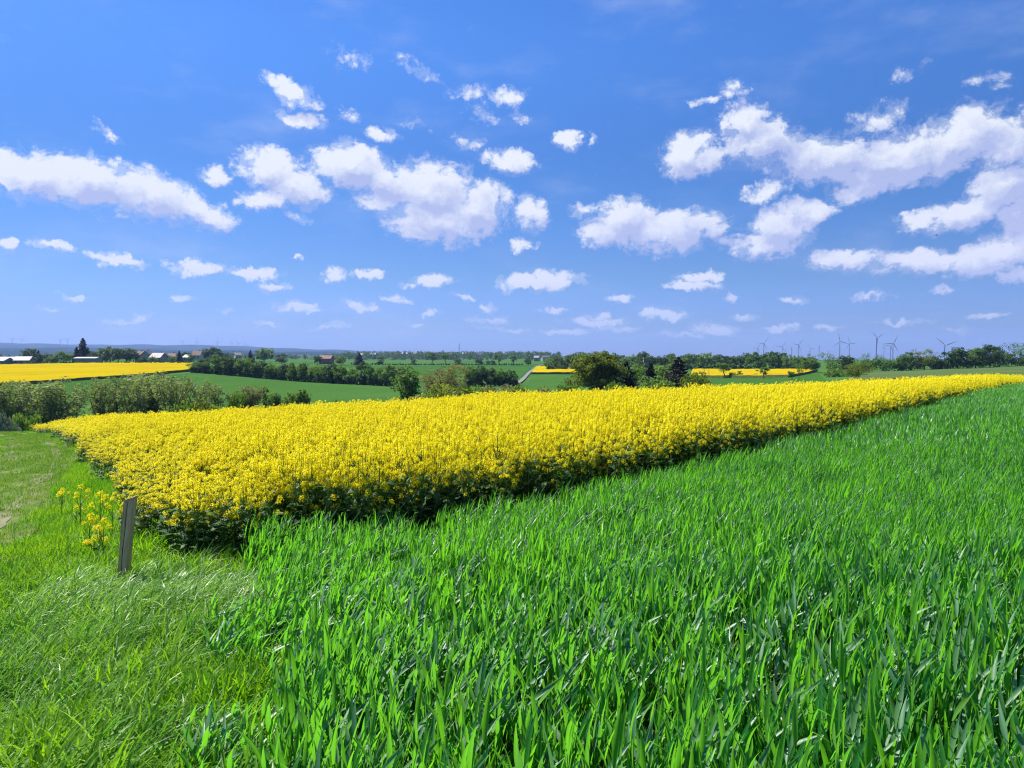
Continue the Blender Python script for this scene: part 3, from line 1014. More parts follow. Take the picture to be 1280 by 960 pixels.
FOL = {
    'sallow': foliage('sallow_spring_leaf', (0.115, 0.180, 0.060), (0.220, 0.290, 0.105), .5),
    'olive': foliage('olive_spring_leaf', (0.100, 0.160, 0.014), (0.190, 0.255, 0.028), .5),
    'dark': foliage('dark_hedge_leaf', (0.030, 0.078, 0.018), (0.085, 0.170, 0.034), .34),
    'oak': foliage('oak_spring_leaf', (0.090, 0.140, 0.016), (0.170, 0.225, 0.030), .5),
    'mid': foliage('mid_green_leaf', (0.060, 0.145, 0.024), (0.150, 0.265, 0.045), .45),
    'light': foliage('light_green_leaf', (0.100, 0.210, 0.040), (0.190, 0.310, 0.070), .45),
    'spruce': foliage('spruce_needle', (0.012, 0.030, 0.020), (0.026, 0.052, 0.030), .1),
    'copper': foliage('copper_leaf', (0.022, 0.020, 0.022), (0.048, 0.038, 0.034), .15),
    'grey': foliage('grey_green_leaf', (0.10, 0.15, 0.12), (0.17, 0.22, 0.18), .25),
    'brown': foliage('brown_budding_leaf', (0.130, 0.145, 0.048), (0.225, 0.230, 0.080), .48),
}


def leafclump(mb, c, r, n, s, up=.3):
    mb.tint = random.random()
    for _ in range(n):
        while True:
            d = np.array([random.uniform(-1, 1) for _ in range(3)])
            if np.dot(d, d) < 1:
                break
        p = np.array(c) + d * r
        nn = np.array([random.gauss(0, 1), random.gauss(0, 1), random.gauss(up, 1)]) + d * .8
        nn /= np.linalg.norm(nn)
        a = np.cross(nn, [random.gauss(0, 1), random.gauss(0, 1), random.gauss(0, 1)])
        a /= np.linalg.norm(a) + 1e-9
        b_ = np.cross(nn, a)
        q = s * random.uniform(.6, 1.3)
        w = q * random.uniform(.45, .8)
        mb.face([p - a * q, p - b_ * w * .6 + nn * q * .15, p + a * q, p + b_ * w], 0)


def limb(mb, p0, p1, r0, r1, sag=.06, seg=5):
    p0, p1 = np.array(p0, float), np.array(p1, float)
    L = np.linalg.norm(p1 - p0)
    pts = []
    for i in range(5):
        t = i / 4
        pts.append(p0 + (p1 - p0) * t + np.array([random.gauss(0, 1), random.gauss(0, 1), 0]) * L * sag * math.sin(t * math.pi))
    mb.tube([tuple(p) for p in pts], [r0 + (r1 - r0) * i / 4 for i in range(5)], seg, 0, False)


def tree_round(hgt=10., rad=4.2, base=.12, nclump=60, nleaf=42, leaf=.28, trunk_r=.22, shape=1.0, gap=.0):
    """broadleaf: limbs to lobes, lobes to clumps, clumps of leaf faces"""
    t, cr = MB(), MB()
    z0 = hgt * base
    limb(t, (0, 0, -.6), (random.gauss(0, .2), random.gauss(0, .2), hgt * .55), trunk_r, trunk_r * .45, .02, 7)
    cz, rz = (hgt + z0) / 2, (hgt - z0) / 2
    lobes = []
    nl = max(5, nclump // 7)
    for i in range(nl):
        zz = random.uniform(-.75, .82)
        a = i * 2.399 + random.uniform(-.5, .5)
        rr = rad * (math.sqrt(max(.05, 1 - abs(zz) ** (2.2 * shape))) if zz > 0 or base > .08 else 1 - .22 * abs(zz)) * random.uniform(.45, .80)
        c = (math.cos(a) * rr, math.sin(a) * rr, cz + rz * zz * .86)
        lobes.append((c, rad * random.uniform(.26, .46)))
        limb(t, (0, 0, max(hgt * .12, min(hgt * .5, c[2] * .55))), c, trunk_r * .4, .02, .06, 4)
    lobes.append(((0, 0, hgt - rz * .35), rad * .42))
    lobes.append(((0, 0, cz), rad * .6))
    for (c, lr) in lobes:
        for k in range(max(3, nclump // len(lobes) + 1)):
            d = np.array([random.gauss(0, 1), random.gauss(0, 1), random.gauss(.15, .9)])
            d /= np.linalg.norm(d)
            p = np.array(c) + d * lr * random.uniform(.55, 1.05)
            p[2] = min(max(p[2], z0), hgt * .985)
            leafclump(cr, p, lr * random.uniform(.34, .62), int(nleaf * random.uniform(.6, 1.2)), leaf)
    return t, cr


def tree_sallow(hgt=8., rad=2.6, stems=11, leaf=.15, nleaf=34):
    """many slim upright stems, thin spring foliage one can see through"""
    t, cr = MB(), MB()
    for i in range(stems):
        a = random.uniform(0, 6.283)
        r0 = random.uniform(.05, .5)
        r1 = rad * random.uniform(.2, .95)
        h1 = hgt * random.uniform(.78, 1.0) * (1 - .22 * (r1 / rad) ** 2)
        p0 = np.array([math.cos(a) * r0, math.sin(a) * r0, -.5])
        p1 = np.array([math.cos(a) * r1, math.sin(a) * r1, h1])
        pm = p0 * .55 + p1 * .45 + np.array([random.gauss(0, .25), random.gauss(0, .25), .4])
        t.tube([tuple(p0), tuple(pm), tuple(p1)], [.11, .07, .015], 5, 0, False)
        for k in range(11):
            s = .14 + .083 * k
            q = (p0 * (1 - s) ** 2 + 2 * pm * s * (1 - s) + p1 * s * s)
            b_ = q + np.array([random.gauss(0, .55), random.gauss(0, .55), random.uniform(.25, 1.1)])
            b_[2] = min(b_[2], hgt)
            t.tube([tuple(q), tuple((q + b_) / 2 + np.array([0, 0, -.08])), tuple(b_)], [.03, .02, .008], 3, 0, False)
            leafclump(cr, b_ * .8 + q * .2, random.uniform(.35, .7), nleaf, leaf, .0)
    return t, cr


def tree_spruce(hgt=14., rad=3.0, leaf=.30, tiers=20, loose=.0):
    t, cr = MB(), MB()
    t.tube([(0, 0, -.6), (0, 0, hgt * .5), (0, 0, hgt * .97)], [.28, .16, .03], 6, 0, False)
    for i in range(tiers):
        f = i / (tiers - 1)
        z = hgt * (.06 + .92 * f)
        rr = rad * (1 - f) ** .8 * random.uniform(.8, 1.1) + .12
        nb = max(4, int(11 * (1 - f)) + 3)
        for k in range(nb):
            a = k / nb * 6.283 + random.uniform(-.4, .4)
            L = rr * random.uniform(.7, 1.1)
            for s in (.35, .6, .85, 1.0):
                cr.tint = random.random()
                leafclump(cr, (math.cos(a) * L * s, math.sin(a) * L * s, z - L * s * .28 + random.gauss(0, .12)), .16 + rr * .14, 7, leaf, .5)
    return t, cr


def shrub(hgt=3., rad=2.6, leaf=.20, n=46, nleaf=40):
    t, cr = MB(), MB()
    for i in range(n):
        a = random.uniform(0, 6.283)
        r = rad * math.sqrt(random.random())
        top = hgt * (1 - .55 * (r / rad) ** 2) * random.uniform(.7, 1)
        p = (math.cos(a) * r, math.sin(a) * r, random.uniform(.25, 1) * top)
        if i % 3 == 0:
            limb(t, (math.cos(a) * r * .2, math.sin(a) * r * .2, -.3), p, .05, .015, .05, 4)
        leafclump(cr, p, hgt * .22, nleaf, leaf)
    return t, cr


PROTO = {}


def proto(kind, builder, n, col, bark=BARK, **kw):
    L = []
    for i in range(n):
        t, cr = builder(**kw)
        zs = [v[2] for v in cr.v]
        xs = [abs(v[0]) for v in cr.v]
        hw = sorted(xs)[int(len(xs) * .985)]
        L.append((t.mesh('trunk', [bark], True), cr.mesh('crown', [FOL[col]]), max(zs), hw * 2))
    PROTO[kind] = L


proto('sallow', tree_sallow, 5, 'sallow', BARK_PALE, rad=3.3, stems=12)
proto('sallow_brown', tree_sallow, 2, 'brown', BARK_PALE, stems=12, rad=3.2, nleaf=34)
proto('olive_dome', tree_round, 2, 'brown', BARK, base=.02, rad=4.6, nclump=190, nleaf=60, leaf=.17, shape=1.2)
proto('upright', tree_sallow, 2, 'mid', BARK, hgt=9, rad=2.4, stems=9, leaf=.2, nleaf=34)
proto('oak', tree_round, 1, 'oak', nclump=260, nleaf=62, leaf=.22, base=.02, rad=4.6, shape=1.25)
proto('olive', tree_round, 2, 'olive', base=.05, rad=4.5, nclump=90, nleaf=44, leaf=.2)
proto('mid', tree_round, 4, 'mid', base=.07, nclump=95, nleaf=46)
proto('mid_fine', tree_round, 3, 'mid', base=.03, nclump=100, nleaf=56, leaf=.22)
proto('light', tree_round, 2, 'light', base=.03, nclump=80, nleaf=50)
proto('dark', tree_round, 5, 'dark', base=.06, nclump=95, nleaf=46)
proto('lollipop', tree_round, 3, 'mid', base=.38, rad=3.2, nclump=46, trunk_r=.3)
proto('airy', tree_round, 2, 'mid', base=.25, rad=4.6, nclump=30, nleaf=26, leaf=.24)
proto('spruce', tree_spruce, 3, 'spruce')
proto('copper', tree_spruce, 2, 'copper', rad=4.6, leaf=.34, tiers=16)
proto('shrub', shrub, 3, 'mid')
proto('shrub_olive', shrub, 3, 'olive')
proto('shrub_brown', shrub, 2, 'brown')
proto('shrub_grey', shrub, 2, 'grey')
proto('shrub_light', shrub, 2, 'light')
proto('shrub_dark', shrub, 3, 'dark')
counter = {}


def plant(name, kind, px, top, width, D, label, group=None, cat='tree', base=None):
    """a tree whose crown top stands at this row of the photo, D metres away"""
    if base is not None:
        X, D = at(px, base)
    a, _ = pix_dir(px, HY)
    X, Y = math.tan(a) * D, D
    z0 = gz(X, Y)
    _, e = pix_dir(px, top)
    zt = math.tan(e) * math.hypot(X, Y)
    k = counter.get(kind, 0)
    counter[kind] = k + 1
    tm, cm, h, w = PROTO[kind][k % len(PROTO[kind])]
    sz = max(.15, (zt - z0) / h)
    sw = max(.1, width / F * D / w)
    o = empty(name, (X, Y, z0 - .1), random.uniform(0, 6.283) if kind != 'copper' else 0)
    o.scale = (sw, sw, sz)
    tag(o, label, cat, group)
    link('trunk', tm, o)
    link('crown', cm, o)
    return o


ORD = ['first', 'second', 'third', 'fourth', 'fifth', 'sixth', 'seventh', 'eighth', 'ninth', 'tenth', 'eleventh', 'twelfth', 'thirteenth',
       'fourteenth', 'fifteenth', 'sixteenth', 'seventeenth', 'eighteenth', 'nineteenth', 'twentieth', 'twenty-first', 'twenty-second', 'twenty-third',
       'twenty-fourth', 'twenty-fifth', 'twenty-sixth', 'twenty-seventh', 'twenty-eighth', 'twenty-ninth', 'thirtieth', 'thirty-first', 'thirty-second',
       'thirty-third', 'thirty-fourth', 'thirty-fifth', 'thirty-sixth', 'thirty-seventh', 'thirty-eighth', 'thirty-ninth', 'fortieth']


def row_of(items, name, label, group, cat='tree'):
    """items (kind, px, top, width, D): label holds {} for the ordinal from the left"""
    for i, (kind, px, top, w, D) in enumerate(sorted(items, key=lambda q: q[1])):
        plant(name, kind, px, top, w, D, label.format(ORD[i]), group, cat)


# sallows in the valley behind the yellow field, two clumps
row_of([('sallow', 4, 472, 62, 106), ('sallow', 33, 474, 54, 112), ('sallow', 60, 469, 60, 104), ('sallow', 84, 479, 44, 112)],
       'willow_tree', '{} bare-stemmed willow from the left in the clump at the end of the track', 'willows at the end of the track')
row_of([('sallow', 126, 470, 48, 108), ('sallow', 148, 466, 54, 112), ('sallow', 168, 472, 44, 102), ('sallow', 192, 461, 62, 112), ('sallow', 216, 466, 58, 104),
        ('sallow', 241, 472, 54, 110), ('sallow', 262, 479, 44, 106)],
       'willow_tree', '{} grey-green willow from the left in the long clump under the yellow field', 'willows below the far yellow field')
plant('bush', 'shrub_grey', 2, 513, 34, 84, 'pale grey-green bush beside the track at its far end', cat='bush')
plant('bush', 'shrub', 30, 512, 34, 94, 'low green bush in front of the willows at the end of the track', cat='bush')
plant('bush', 'shrub_dark', 98, 512, 34, 98, 'dark low bush in the gap between the two willow clumps', cat='bush')
row_of([('shrub', 225, 496, 46, 88), ('shrub_olive', 250, 494, 50, 90), ('shrub', 275, 497, 40, 92)],
       'bush', '{} rounded bush from the left at the foot of the long willow clump', 'bushes at the foot of the willows', 'bush')
plant('bush', 'shrub', 296, 487, 24, 112, 'small dark green bush between the willow clump and the brown-green one', cat='bush')
plant('tree', 'sallow_brown', 312, 480, 34, 116, 'brownish budding small tree above the yellow crop edge')
plant('tree', 'light', 330, 481, 28, 120, 'fresh light green small tree touching the brownish budding one')
plant('bush', 'shrub_dark', 347, 489, 18, 114, 'narrow dark bush alone beside the fresh light green tree', cat='bush')
plant('tree', 'mid_fine', 362, 487, 22, 112, 'left one of two small green trees before the valley field')
plant('tree', 'mid_fine', 377, 485, 20, 113, 'right one of two small green trees before the valley field')
plant('bush', 'shrub', 420, 497, 12, 112, 'tiny bush alone at the bottom edge of the valley field', cat='bush')
# centre clump
plant('tree', 'upright', 512, 455, 46, 116, 'upright dark green tree standing left of the broad olive-brown tree')
plant('tree', 'olive_dome', 557, 452, 64, 140, 'broad olive-brown tree with hazy twigs behind the low bushes')
plant('bush', 'shrub_olive', 556, 474, 72, 106, 'wide olive bush in front of the olive-brown tree', cat='bush')
row_of([('shrub', 530, 488, 40, 100), ('shrub_olive', 592, 480, 54, 106), ('shrub_brown', 622, 479, 56, 112), ('shrub_olive', 648, 477, 36, 108), ('shrub_brown', 676, 481, 46, 112)],
       'bush', '{} bush from the left along the hidden lower edge of the fields', 'low bushes behind the crest', 'bush')
# big clump right of centre
plant('oak_tree', 'oak', 747, 436, 66, 124, 'largest rounded olive tree rising over the crest of the yellow crop')
plant('bush', 'shrub', 708, 477, 28, 112, 'green bush at the left foot of the large olive tree', cat='bush')
plant('conifer', 'spruce', 783, 451, 30, 128, 'slim dark conifer pressed against the right of the large olive tree')
plant('tree', 'mid_fine', 799, 454, 44, 142, 'grey-green rounded tree between the two dark conifers')
plant('conifer', 'spruce', 813, 452, 26, 132, 'second dark conifer with light green trees on both sides')
plant('tree', 'light', 828, 454, 52, 138, 'pale green rounded tree left of the blackish purple pointed tree')
plant('bush', 'shrub_light', 818, 468, 46, 116, 'bright green bush before the pale green tree', cat='bush')
plant('copper_tree', 'copper', 848, 445, 44, 126, 'blackish purple pointed tree at the right of the big clump')
plant('bush', 'shrub_olive', 872, 460, 38, 120, 'olive bush leaning out at the right end of the big clump', cat='bush')
plant('bush', 'shrub', 770, 474, 30, 116, 'dark green bush under the slim dark conifer', cat='bush')

# hedgerow on the far side of the valley field
hedge1 = [(246, 449), (258, 446), (272, 442), (287, 444), (300, 447), (311, 446), (325, 450), (339, 451), (353, 453), (366, 452), (379, 452), (392, 456), (404, 456),
          (415, 452), (427, 452), (440, 458), (452, 452), (463, 455), (475, 458), (487, 455)]
row_of([(('mid', 'dark', 'mid', 'dark', 'mid')[i % 5] if px not in (392, 440, 475) else 'light', px, top, random.uniform(15, 20), 300 - 48 * (px - 246) / 242)
        for i, (px, top) in enumerate(hedge1)],
       'hedgerow_tree', '{} tree from the left in the dark hedgerow beyond the valley field', 'trees in the long dark hedgerow')
row_of([('dark', 500, 458, 20, 262), ('mid', 588, 456, 20, 236), ('dark', 601, 456, 20, 236), ('dark', 613, 458, 18, 238), ('mid', 625, 459, 18, 236), ('dark', 637, 461, 16, 238)],
       'hedgerow_tree', '{} tree from the left in the short hedgerow beside the lane', 'trees in the short hedgerow')


def hedge(pts, hgt, dep, col, label, n_per=2.2, leaf=.3, nleaf=34):
    """a clipped-by-nature hedge: stems and leaf masses along a line"""
    cr = MB()
    P = np.array(pts, float)
    L = np.concatenate([[0], np.cumsum(np.hypot(*np.diff(P, axis=0).T))])
    x0, y0 = P[0]
    z0 = gz(x0, y0)
    for s in np.arange(0, L[-1], 1 / n_per):
        x, y = np.interp(s, L, P[:, 0]), np.interp(s, L, P[:, 1])
        h = hgt * random.uniform(.7, 1.1)
        z = gz(x, y)
        for k in range(3):
            q = (x - x0 + random.gauss(0, dep * .35), y - y0 + random.gauss(0, dep * .35), z - z0 + h * random.uniform(.12, .85))
            leafclump(cr, q, hgt * .26, nleaf, leaf)
    o = empty('hedge', (x0, y0, z0))
    tag(o, label, 'hedge')
    cr.build('foliage', [FOL[col]], o)
    return o


def line_px(*pts):
    r = []
    for px, D in pts:
        a, _ = pix_dir(px, HY)
        r.append((math.tan(a) * D, D))
    return r


hedge(line_px((243, 299), (320, 284), (400, 268), (494, 252)), 3.4, 1.6, 'dark', 'long dark hedge filling the foot of the hedgerow behind the valley field', 1.3, .4)
hedge(line_px((583, 234), (646, 236)), 3.6, 1.5, 'dark', 'short dark hedge below the trees at the foot of the lane', 1.3, .4)
hedge(line_px((1125, 318), (1200, 318), (1300, 316)), 5.6, 2.0, 'dark', 'dark hedge under the trees on top of the right slope', 1.3, .4)
hedge(line_px((1036, 330), (1080, 322), (1130, 318)), 6.2, 2.0, 'mid', 'lighter green hedge left of the dark hedge on the slope', 1.3, .4)
hedge(line_px((440, 640), (560, 645), (655, 640)), 1.6, 1.2, 'dark', 'thin dark hedge line on the far meadow under the lone trees', .45, .7, 20)
hedge(line_px((684, 505), (740, 500)), 2.2, 1.2, 'dark', 'dark hedge line behind the small yellow field by the lane', .6, .6, 20)
hedge(line_px((30, 432), (140, 428), (245, 424)), 1.8, 1.2, 'dark', 'low dark hedge along the far side of the left yellow field', .5, .6, 20)

# lone trees along the far meadow
for px, top, w, kind, lab in ((475, 445, 9, 'dark', 'small lone tree at the left end of the far meadow line'), (517, 448, 8, 'mid', 'tiny tree with a bare trunk on the far meadow line'),
                              (540, 440, 11, 'lollipop', 'taller left tree of the matching pair on the far meadow'), (557, 441, 10, 'lollipop', 'narrower right tree of the matching pair on the far meadow'),
                              (572, 448, 9, 'dark', 'low round bush right of the matching pair on the far meadow'), (599, 447, 11, 'dark', 'squat dark tree on the far meadow line'),
                              (610, 450, 6, 'mid', 'tiny round tree right of the squat dark one'), (624, 442, 11, 'lollipop', 'tall pale tree on the far meadow near the lane'),
                              (642, 444, 11, 'lollipop', 'rounded lone tree left of the top of the lane'), (616, 450, 7, 'dark', 'low bush at the foot of the tall pale tree'),
                              (660, 447, 8, 'dark', 'dim small tree just above the top of the lane')):
    plant('meadow_tree', kind, px, top, w, 640 if px < 640 else 620, lab, 'lone trees on the far meadow')

# wood along the right ridge
wood = []
for i, (px, top) in enumerate([(690, 449), (698, 446), (707, 446), (716, 443), (725, 441), (736, 442), (748, 440), (760, 443), (772, 444), (784, 446), (795, 444), (803, 440), (812, 444),
                               (822, 446), (832, 445), (842, 443), (852, 445), (861, 443), (871, 444), (881, 442), (891, 445), (901, 444), (911, 446), (921, 446),
                               (932, 442), (943, 441), (954, 443), (965, 440), (976, 441), (986, 444), (996, 446), (1005, 448)]):
    top -= 2
    wood.append((('mid', 'dark', 'mid', 'dark', 'light' if i % 10 == 9 else 'dark')[i % 5], px, top, random.uniform(17, 23), 445 - (18 if i % 2 else 0) - max(0, px - 900) * .5))
row_of(wood, 'woodland_tree', '{} tree from the left in the wood along the right ridge', 'trees of the wood on the ridge')
hedge(line_px((684, 420), (800, 420), (1010, 385)), 4.0, 2.0, 'dark', 'dark undergrowth along the foot of the wood on the ridge', .6, .6, 24)

for px, top, w, D, kind, nm, lab in (
        (1013, 441, 22, 330, 'mid', 'tree', 'round green tree at the right end of the wood'), (1035, 439, 24, 335, 'airy', 'tree', 'broad airy tree left of the tall pair of turbines'),
        (1059, 443, 16, 325, 'dark', 'tree', 'dark pear-shaped tree under the tall pair of turbines'), (1082, 441, 20, 360, 'airy', 'tree', 'see-through tree just left of the tallest turbine'),
        (1101, 442, 14, 365, 'airy', 'tree', 'small see-through tree just right of the tallest turbine'), (1133, 439, 20, 315, 'mid', 'tree', 'leaning rounded tree on the hedge left of the broad one'),
        (1156, 435, 30, 318, 'olive', 'tree', 'broad flat-topped tree on the hedge left of the lone turbine'), (1198, 433, 26, 316, 'dark', 'tree', 'dark domed tree right of the lone turbine'),
        (1220, 434, 28, 312, 'mid', 'tree', 'mid green tree between the dark domed tree and the tall one'), (1238, 429, 28, 310, 'dark', 'tree', 'tall dark tree on the hedge near the right end'),
        (1259, 427, 28, 330, 'airy', 'tree', 'airy tree showing sky, right of the tall dark tree'), (1279, 428, 26, 332, 'airy', 'tree', 'airy tree cut by the right edge of the photo'),
        (1176, 448, 20, 316, 'shrub_dark', 'bush', 'dark bush on the hedge at the foot of the lone turbine')):
    plant(nm, kind, px, top, w, D, lab, 'trees on the right slope', 'tree' if nm == 'tree' else 'bush')
plant('bush', 'olive', 1074, 452, 34, 170, 'round olive bush where the slope meets the yellow crop', cat='bush')
plant('bush', 'shrub', 1052, 458, 44, 215, 'low green thicket left of the round olive bush', cat='bush')

# scattered orchard trees on the strip of grass and the right yellow field
for px, top, base, w, kind, lab in ((905, 452, 473, 16, 'lollipop', 'largest orchard tree with a thick trunk before the right yellow field'),
                                    (916, 464, 473, 9, 'shrub', 'dark little tree hard against the right of the largest orchard tree'),
                                    (925, 463, 472.5, 8, 'lollipop', 'thin little orchard tree right of the dark little one'), (945, 466, 472, 9, 'airy', 'half-bare little orchard tree in the middle of the strip'),
                                    (955, 458, 474, 13, 'lollipop', 'slender orchard tree with a leaning round crown'), (990, 463, 475, 11, 'lollipop', 'small orchard tree just left of the tallest slender one'),
                                    (999, 452, 476, 15, 'airy', 'tallest slender orchard tree at the right of the grass strip')):
    plant('orchard_tree', kind, px, top, w, 0, lab, 'orchard trees', base=base)

# village trees on the left
vt = [(18, 446, 12, 'mid'), (36, 434, 16, 'dark'), (48, 437, 9, 'spruce'), (62, 444, 12, 'mid'), (26, 444, 13, 'dark'), (56, 441, 14, 'dark'), (70, 443, 14, 'mid'), (77, 438, 16, 'mid'), (86, 441, 14, 'mid'), (96, 433, 12, 'spruce'), (104, 422, 20, 'spruce'), (113, 438, 14, 'dark'),
      (121, 439, 14, 'dark'), (128, 434, 20, 'dark'), (138, 432, 24, 'dark'), (148, 434, 18, 'dark'), (158, 434, 24, 'dark'), (167, 439, 14, 'dark'), (179, 445, 9, 'dark'), (191, 444, 11, 'mid'), (207, 443, 12, 'dark'), (216, 445, 9, 'mid'), (224, 438, 10, 'spruce'), (232, 439, 9, 'dark'), (238, 442, 10, 'mid'),
      (256, 435, 14, 'dark'), (268, 433, 18, 'dark'), (280, 440, 12, 'dark'), (313, 437, 12, 'copper'), (330, 434, 26, 'mid'), (352, 441, 15, 'dark'), (397, 444, 10, 'dark'),
      (426, 443, 14, 'mid'), (449, 440, 13, 'spruce')]
for i, (px, top, w, kind) in enumerate(vt):
    lab = {104: 'tallest dark conifer towering over the left village', 48: 'small pointed conifer near the long white-roofed shed', 330: 'wide round tree standing above the hedgerow',
           449: 'pointed dark conifer right of the red farmhouse', 313: 'brown-purple tree left of the wide round tree'}.get(
        px, '%s tree from the left in the row along the left village' % ORD[i])
    lab = lab.strip()
    plant('conifer' if kind == 'spruce' else 'village_tree', kind, px, top, w, 470 + (i % 3) * 22 if px < 245 else 600, lab, 'village trees')

# far band of trees in front of the distant village: reads as one mass
st, cr = MB(), MB()
for i in range(620):
    px = random.uniform(415, 700) if i % 4 else random.uniform(-40, 430)
    D = random.uniform(1180, 1900)
    a, _ = pix_dir(px, HY)
    X = math.tan(a) * D
    z = gz(X, D)
    r, h = random.uniform(3.5, 7), random.uniform(6, 13) * (1.25 if px > 430 else .9)
    for k in range(9):
        leafclump(cr, (X + random.gauss(0, r * .5), D + random.gauss(0, r * .5), z + h * random.uniform(.1, .9)), r * .55, 12, 1.2)
far = cr.build('distant_trees', [FOL['dark']])
tag(far, kind='stuff')
cr = MB()
for i in range(160):
    px = random.uniform(560, 700)
    D = random.uniform(1900, 3300)
    a, _ = pix_dir(px, HY)
    X = math.tan(a) * D
    z = gz(X, D)
    h = random.uniform(8, 16)
    for k in range(5):
        leafclump(cr, (X + random.gauss(0, 6), D + random.gauss(0, 6), z + h * random.uniform(.1, .9)), 5, 8, 2.2)
tag(cr.build('distant_woodland', [FOL['dark']]), kind='stuff')

# ------------------------------------------------------------------ buildings
WALLS = {'white': plain_mat('white_render', (0.36, 0.35, 0.33), (0.46, 0.45, 0.42), .5, .9), 'grey': plain_mat('grey_render', (0.20, 0.20, 0.20), (0.27, 0.27, 0.26), .5, .9),
         'brick': plain_mat('red_brick_wall', (0.24, 0.10, 0.07), (0.32, 0.15, 0.10), .5, .9)}
ROOFS = {'red': plain_mat('red_roof_tiles', (0.17, 0.08, 0.065), (0.25, 0.13, 0.10), .6, .8), 'slate': plain_mat('slate_roof', (0.06, 0.065, 0.08), (0.11, 0.115, 0.13), .6, .6),
         'pale': plain_mat('pale_sheet_roof', (0.22, 0.22, 0.25), (0.30, 0.30, 0.33), .3, .5), 'brown': plain_mat('brown_roof_tiles', (0.14, 0.08, 0.06), (0.22, 0.13, 0.10), .6, .8)}
M_WIN = plain_mat('window_glass', (0.02, 0.025, 0.03), (0.05, 0.055, 0.06), 1, .15, .6)


def house(px, base_py, w_px, D, label, wall='white', roof='red', wall_h=3.4, roof_h=2.8, deep=8.0, rz=0.0, name='house', group=None, chimney=True, win=True):
    a, _ = pix_dir(px, HY)
    X, Y = math.tan(a) * D, D
    z = gz(X, Y)
    _, e = pix_dir(px, base_py)
    z = max(z, math.tan(e) * math.hypot(X, Y))
    w = w_px / F * D
    o = empty(name, (X, Y, z), rz)
    tag(o, label, 'house' if name == 'house' else 'shed', group)
    x, y = w / 2, deep / 2
    mb = MB()
    mb.box(-x, x, -y, y, -4, wall_h)
    for s in (-1, 1):
        mb.face([(s * x, -y, wall_h), (s * x, y, wall_h), (s * x, 0, wall_h + roof_h)])
    mb.build('wall', [WALLS[wall]], o)
    mb = MB()
    ov, t = .4, .22
    for s in (-1, 1):
        p = [(-x - ov, s * (y + ov), wall_h - ov * roof_h / y + .05), (x + ov, s * (y + ov), wall_h - ov * roof_h / y + .05), (x + ov, 0, wall_h + roof_h + .05), (-x - ov, 0, wall_h + roof_h + .05)]
        q = [(c[0], c[1], c[2] + t) for c in p]
        mb.face(p[::-1]); mb.face(q)
        for i in range(4):
            j = (i + 1) % 4
            mb.face([p[i], p[j], q[j], q[i]])
    r = mb.build('roof', [ROOFS[roof]], o)
    if chimney:
        mb = MB()
        mb.box(x * .3, x * .3 + .7, -.35 + y * .3, .35 + y * .3, wall_h + roof_h * .4, wall_h + roof_h + .9)
        mb.build('chimney', [WALLS['brick']], r)
    if win:
        n = max(2, min(5, int(w / 2.6)))
        for i in range(n):
            cx_ = -x + w * (i + .5) / n
            mb = MB()
            mb.box(cx_ - .5, cx_ + .5, -y - .03, -y + .05, 1.0, 2.3)
            mb.build('window', [M_WIN], o)
    return o


house(14, 455.5, 32, 470, 'long white-roofed shed at the left edge behind the yellow field', 'grey', 'pale', 3.2, 1.3, 12, R(4), 'shed', chimney=False, win=False)
house(2, 457, 22, 440, 'dark-walled shed in front of the long white-roofed shed', 'grey', 'slate', 2.4, 1.8, 9, R(-8), 'shed', chimney=False, win=False)
house(30, 456, 18, 445, 'slate-roofed house right of the dark shed at the left edge', 'grey', 'slate', 2.6, 2.2, 8, R(10))
house(110, 452.5, 26, 455, 'low flat-looking shed with pale roof below the tallest conifer', 'grey', 'pale', 2.2, .7, 8, R(3), 'shed', chimney=False, win=False)
house(175, 451, 9, 520, 'white house with a pinkish roof, leftmost of its row', 'white', 'red', 4.0, 2.6, 8, R(15))
house(185, 451.5, 8, 505, 'white gabled house beside the pinkish-roofed one', 'white', 'slate', 4.2, 2.8, 8, R(75))
house(198, 451.5, 14, 500, 'wide slate-roofed house in the middle of the left row', 'grey', 'slate', 2.4, 3.0, 9, R(-6))
house(215, 450.5, 8, 560, 'small white house behind the yellow field, right of the slate roof', 'white', 'brown', 3.0, 2.2, 8, R(20))
house(237, 451.5, 10, 500, 'pale wide house just left of the hedgerow', 'white', 'pale', 2.6, 1.6, 8, R(-5))
house(247, 449, 10, 560, 'brown-roofed house peeping over the left end of the hedgerow', 'white', 'brown', 3.0, 3.2, 8, R(5))
house(297, 449.5, 7, 620, 'white house between two trees above the hedgerow', 'white', 'slate', 3.6, 2.2, 8, R(30))
house(408, 452, 15, 640, 'red farmhouse with a long roof beyond the hedgerow', 'brick', 'red', 2.6, 2.6, 9, R(-6))
for i, (px, by, w) in enumerate(((452, 446.5, 8), (466, 446, 8), (478, 446.5, 9), (493, 446, 9), (507, 445, 8), (521, 445.5, 9), (534, 444.6, 8), (548, 445.5, 9), (563, 446, 7), (582, 445.5, 8), (598, 446, 8))):
    house(px, by, w, 1330 + (i % 3) * 60, '%s white house from the left in the distant village on the horizon' % ORD[i], 'white', ('slate', 'pale', 'slate', 'brown')[i % 4], 4.2, 3.2, 9, R(-20 + 17 * (i % 4)),
          group='houses of the distant village', win=False)
house(682, 450, 9, 900, 'white farm building right of the top of the lane', 'white', 'slate', 3.2, 2.0, 8, R(5), win=False)
house(671, 450.5, 6, 920, 'small pale barn left of the white farm building', 'grey', 'pale', 3.4, 2.2, 9, R(-10), name='shed', win=False, chimney=False)
house(806, 454, 6, 441, 'pale house front half hidden in the wood on the ridge', 'white', 'slate', 3.4, 2.0, 7, R(5), win=False)

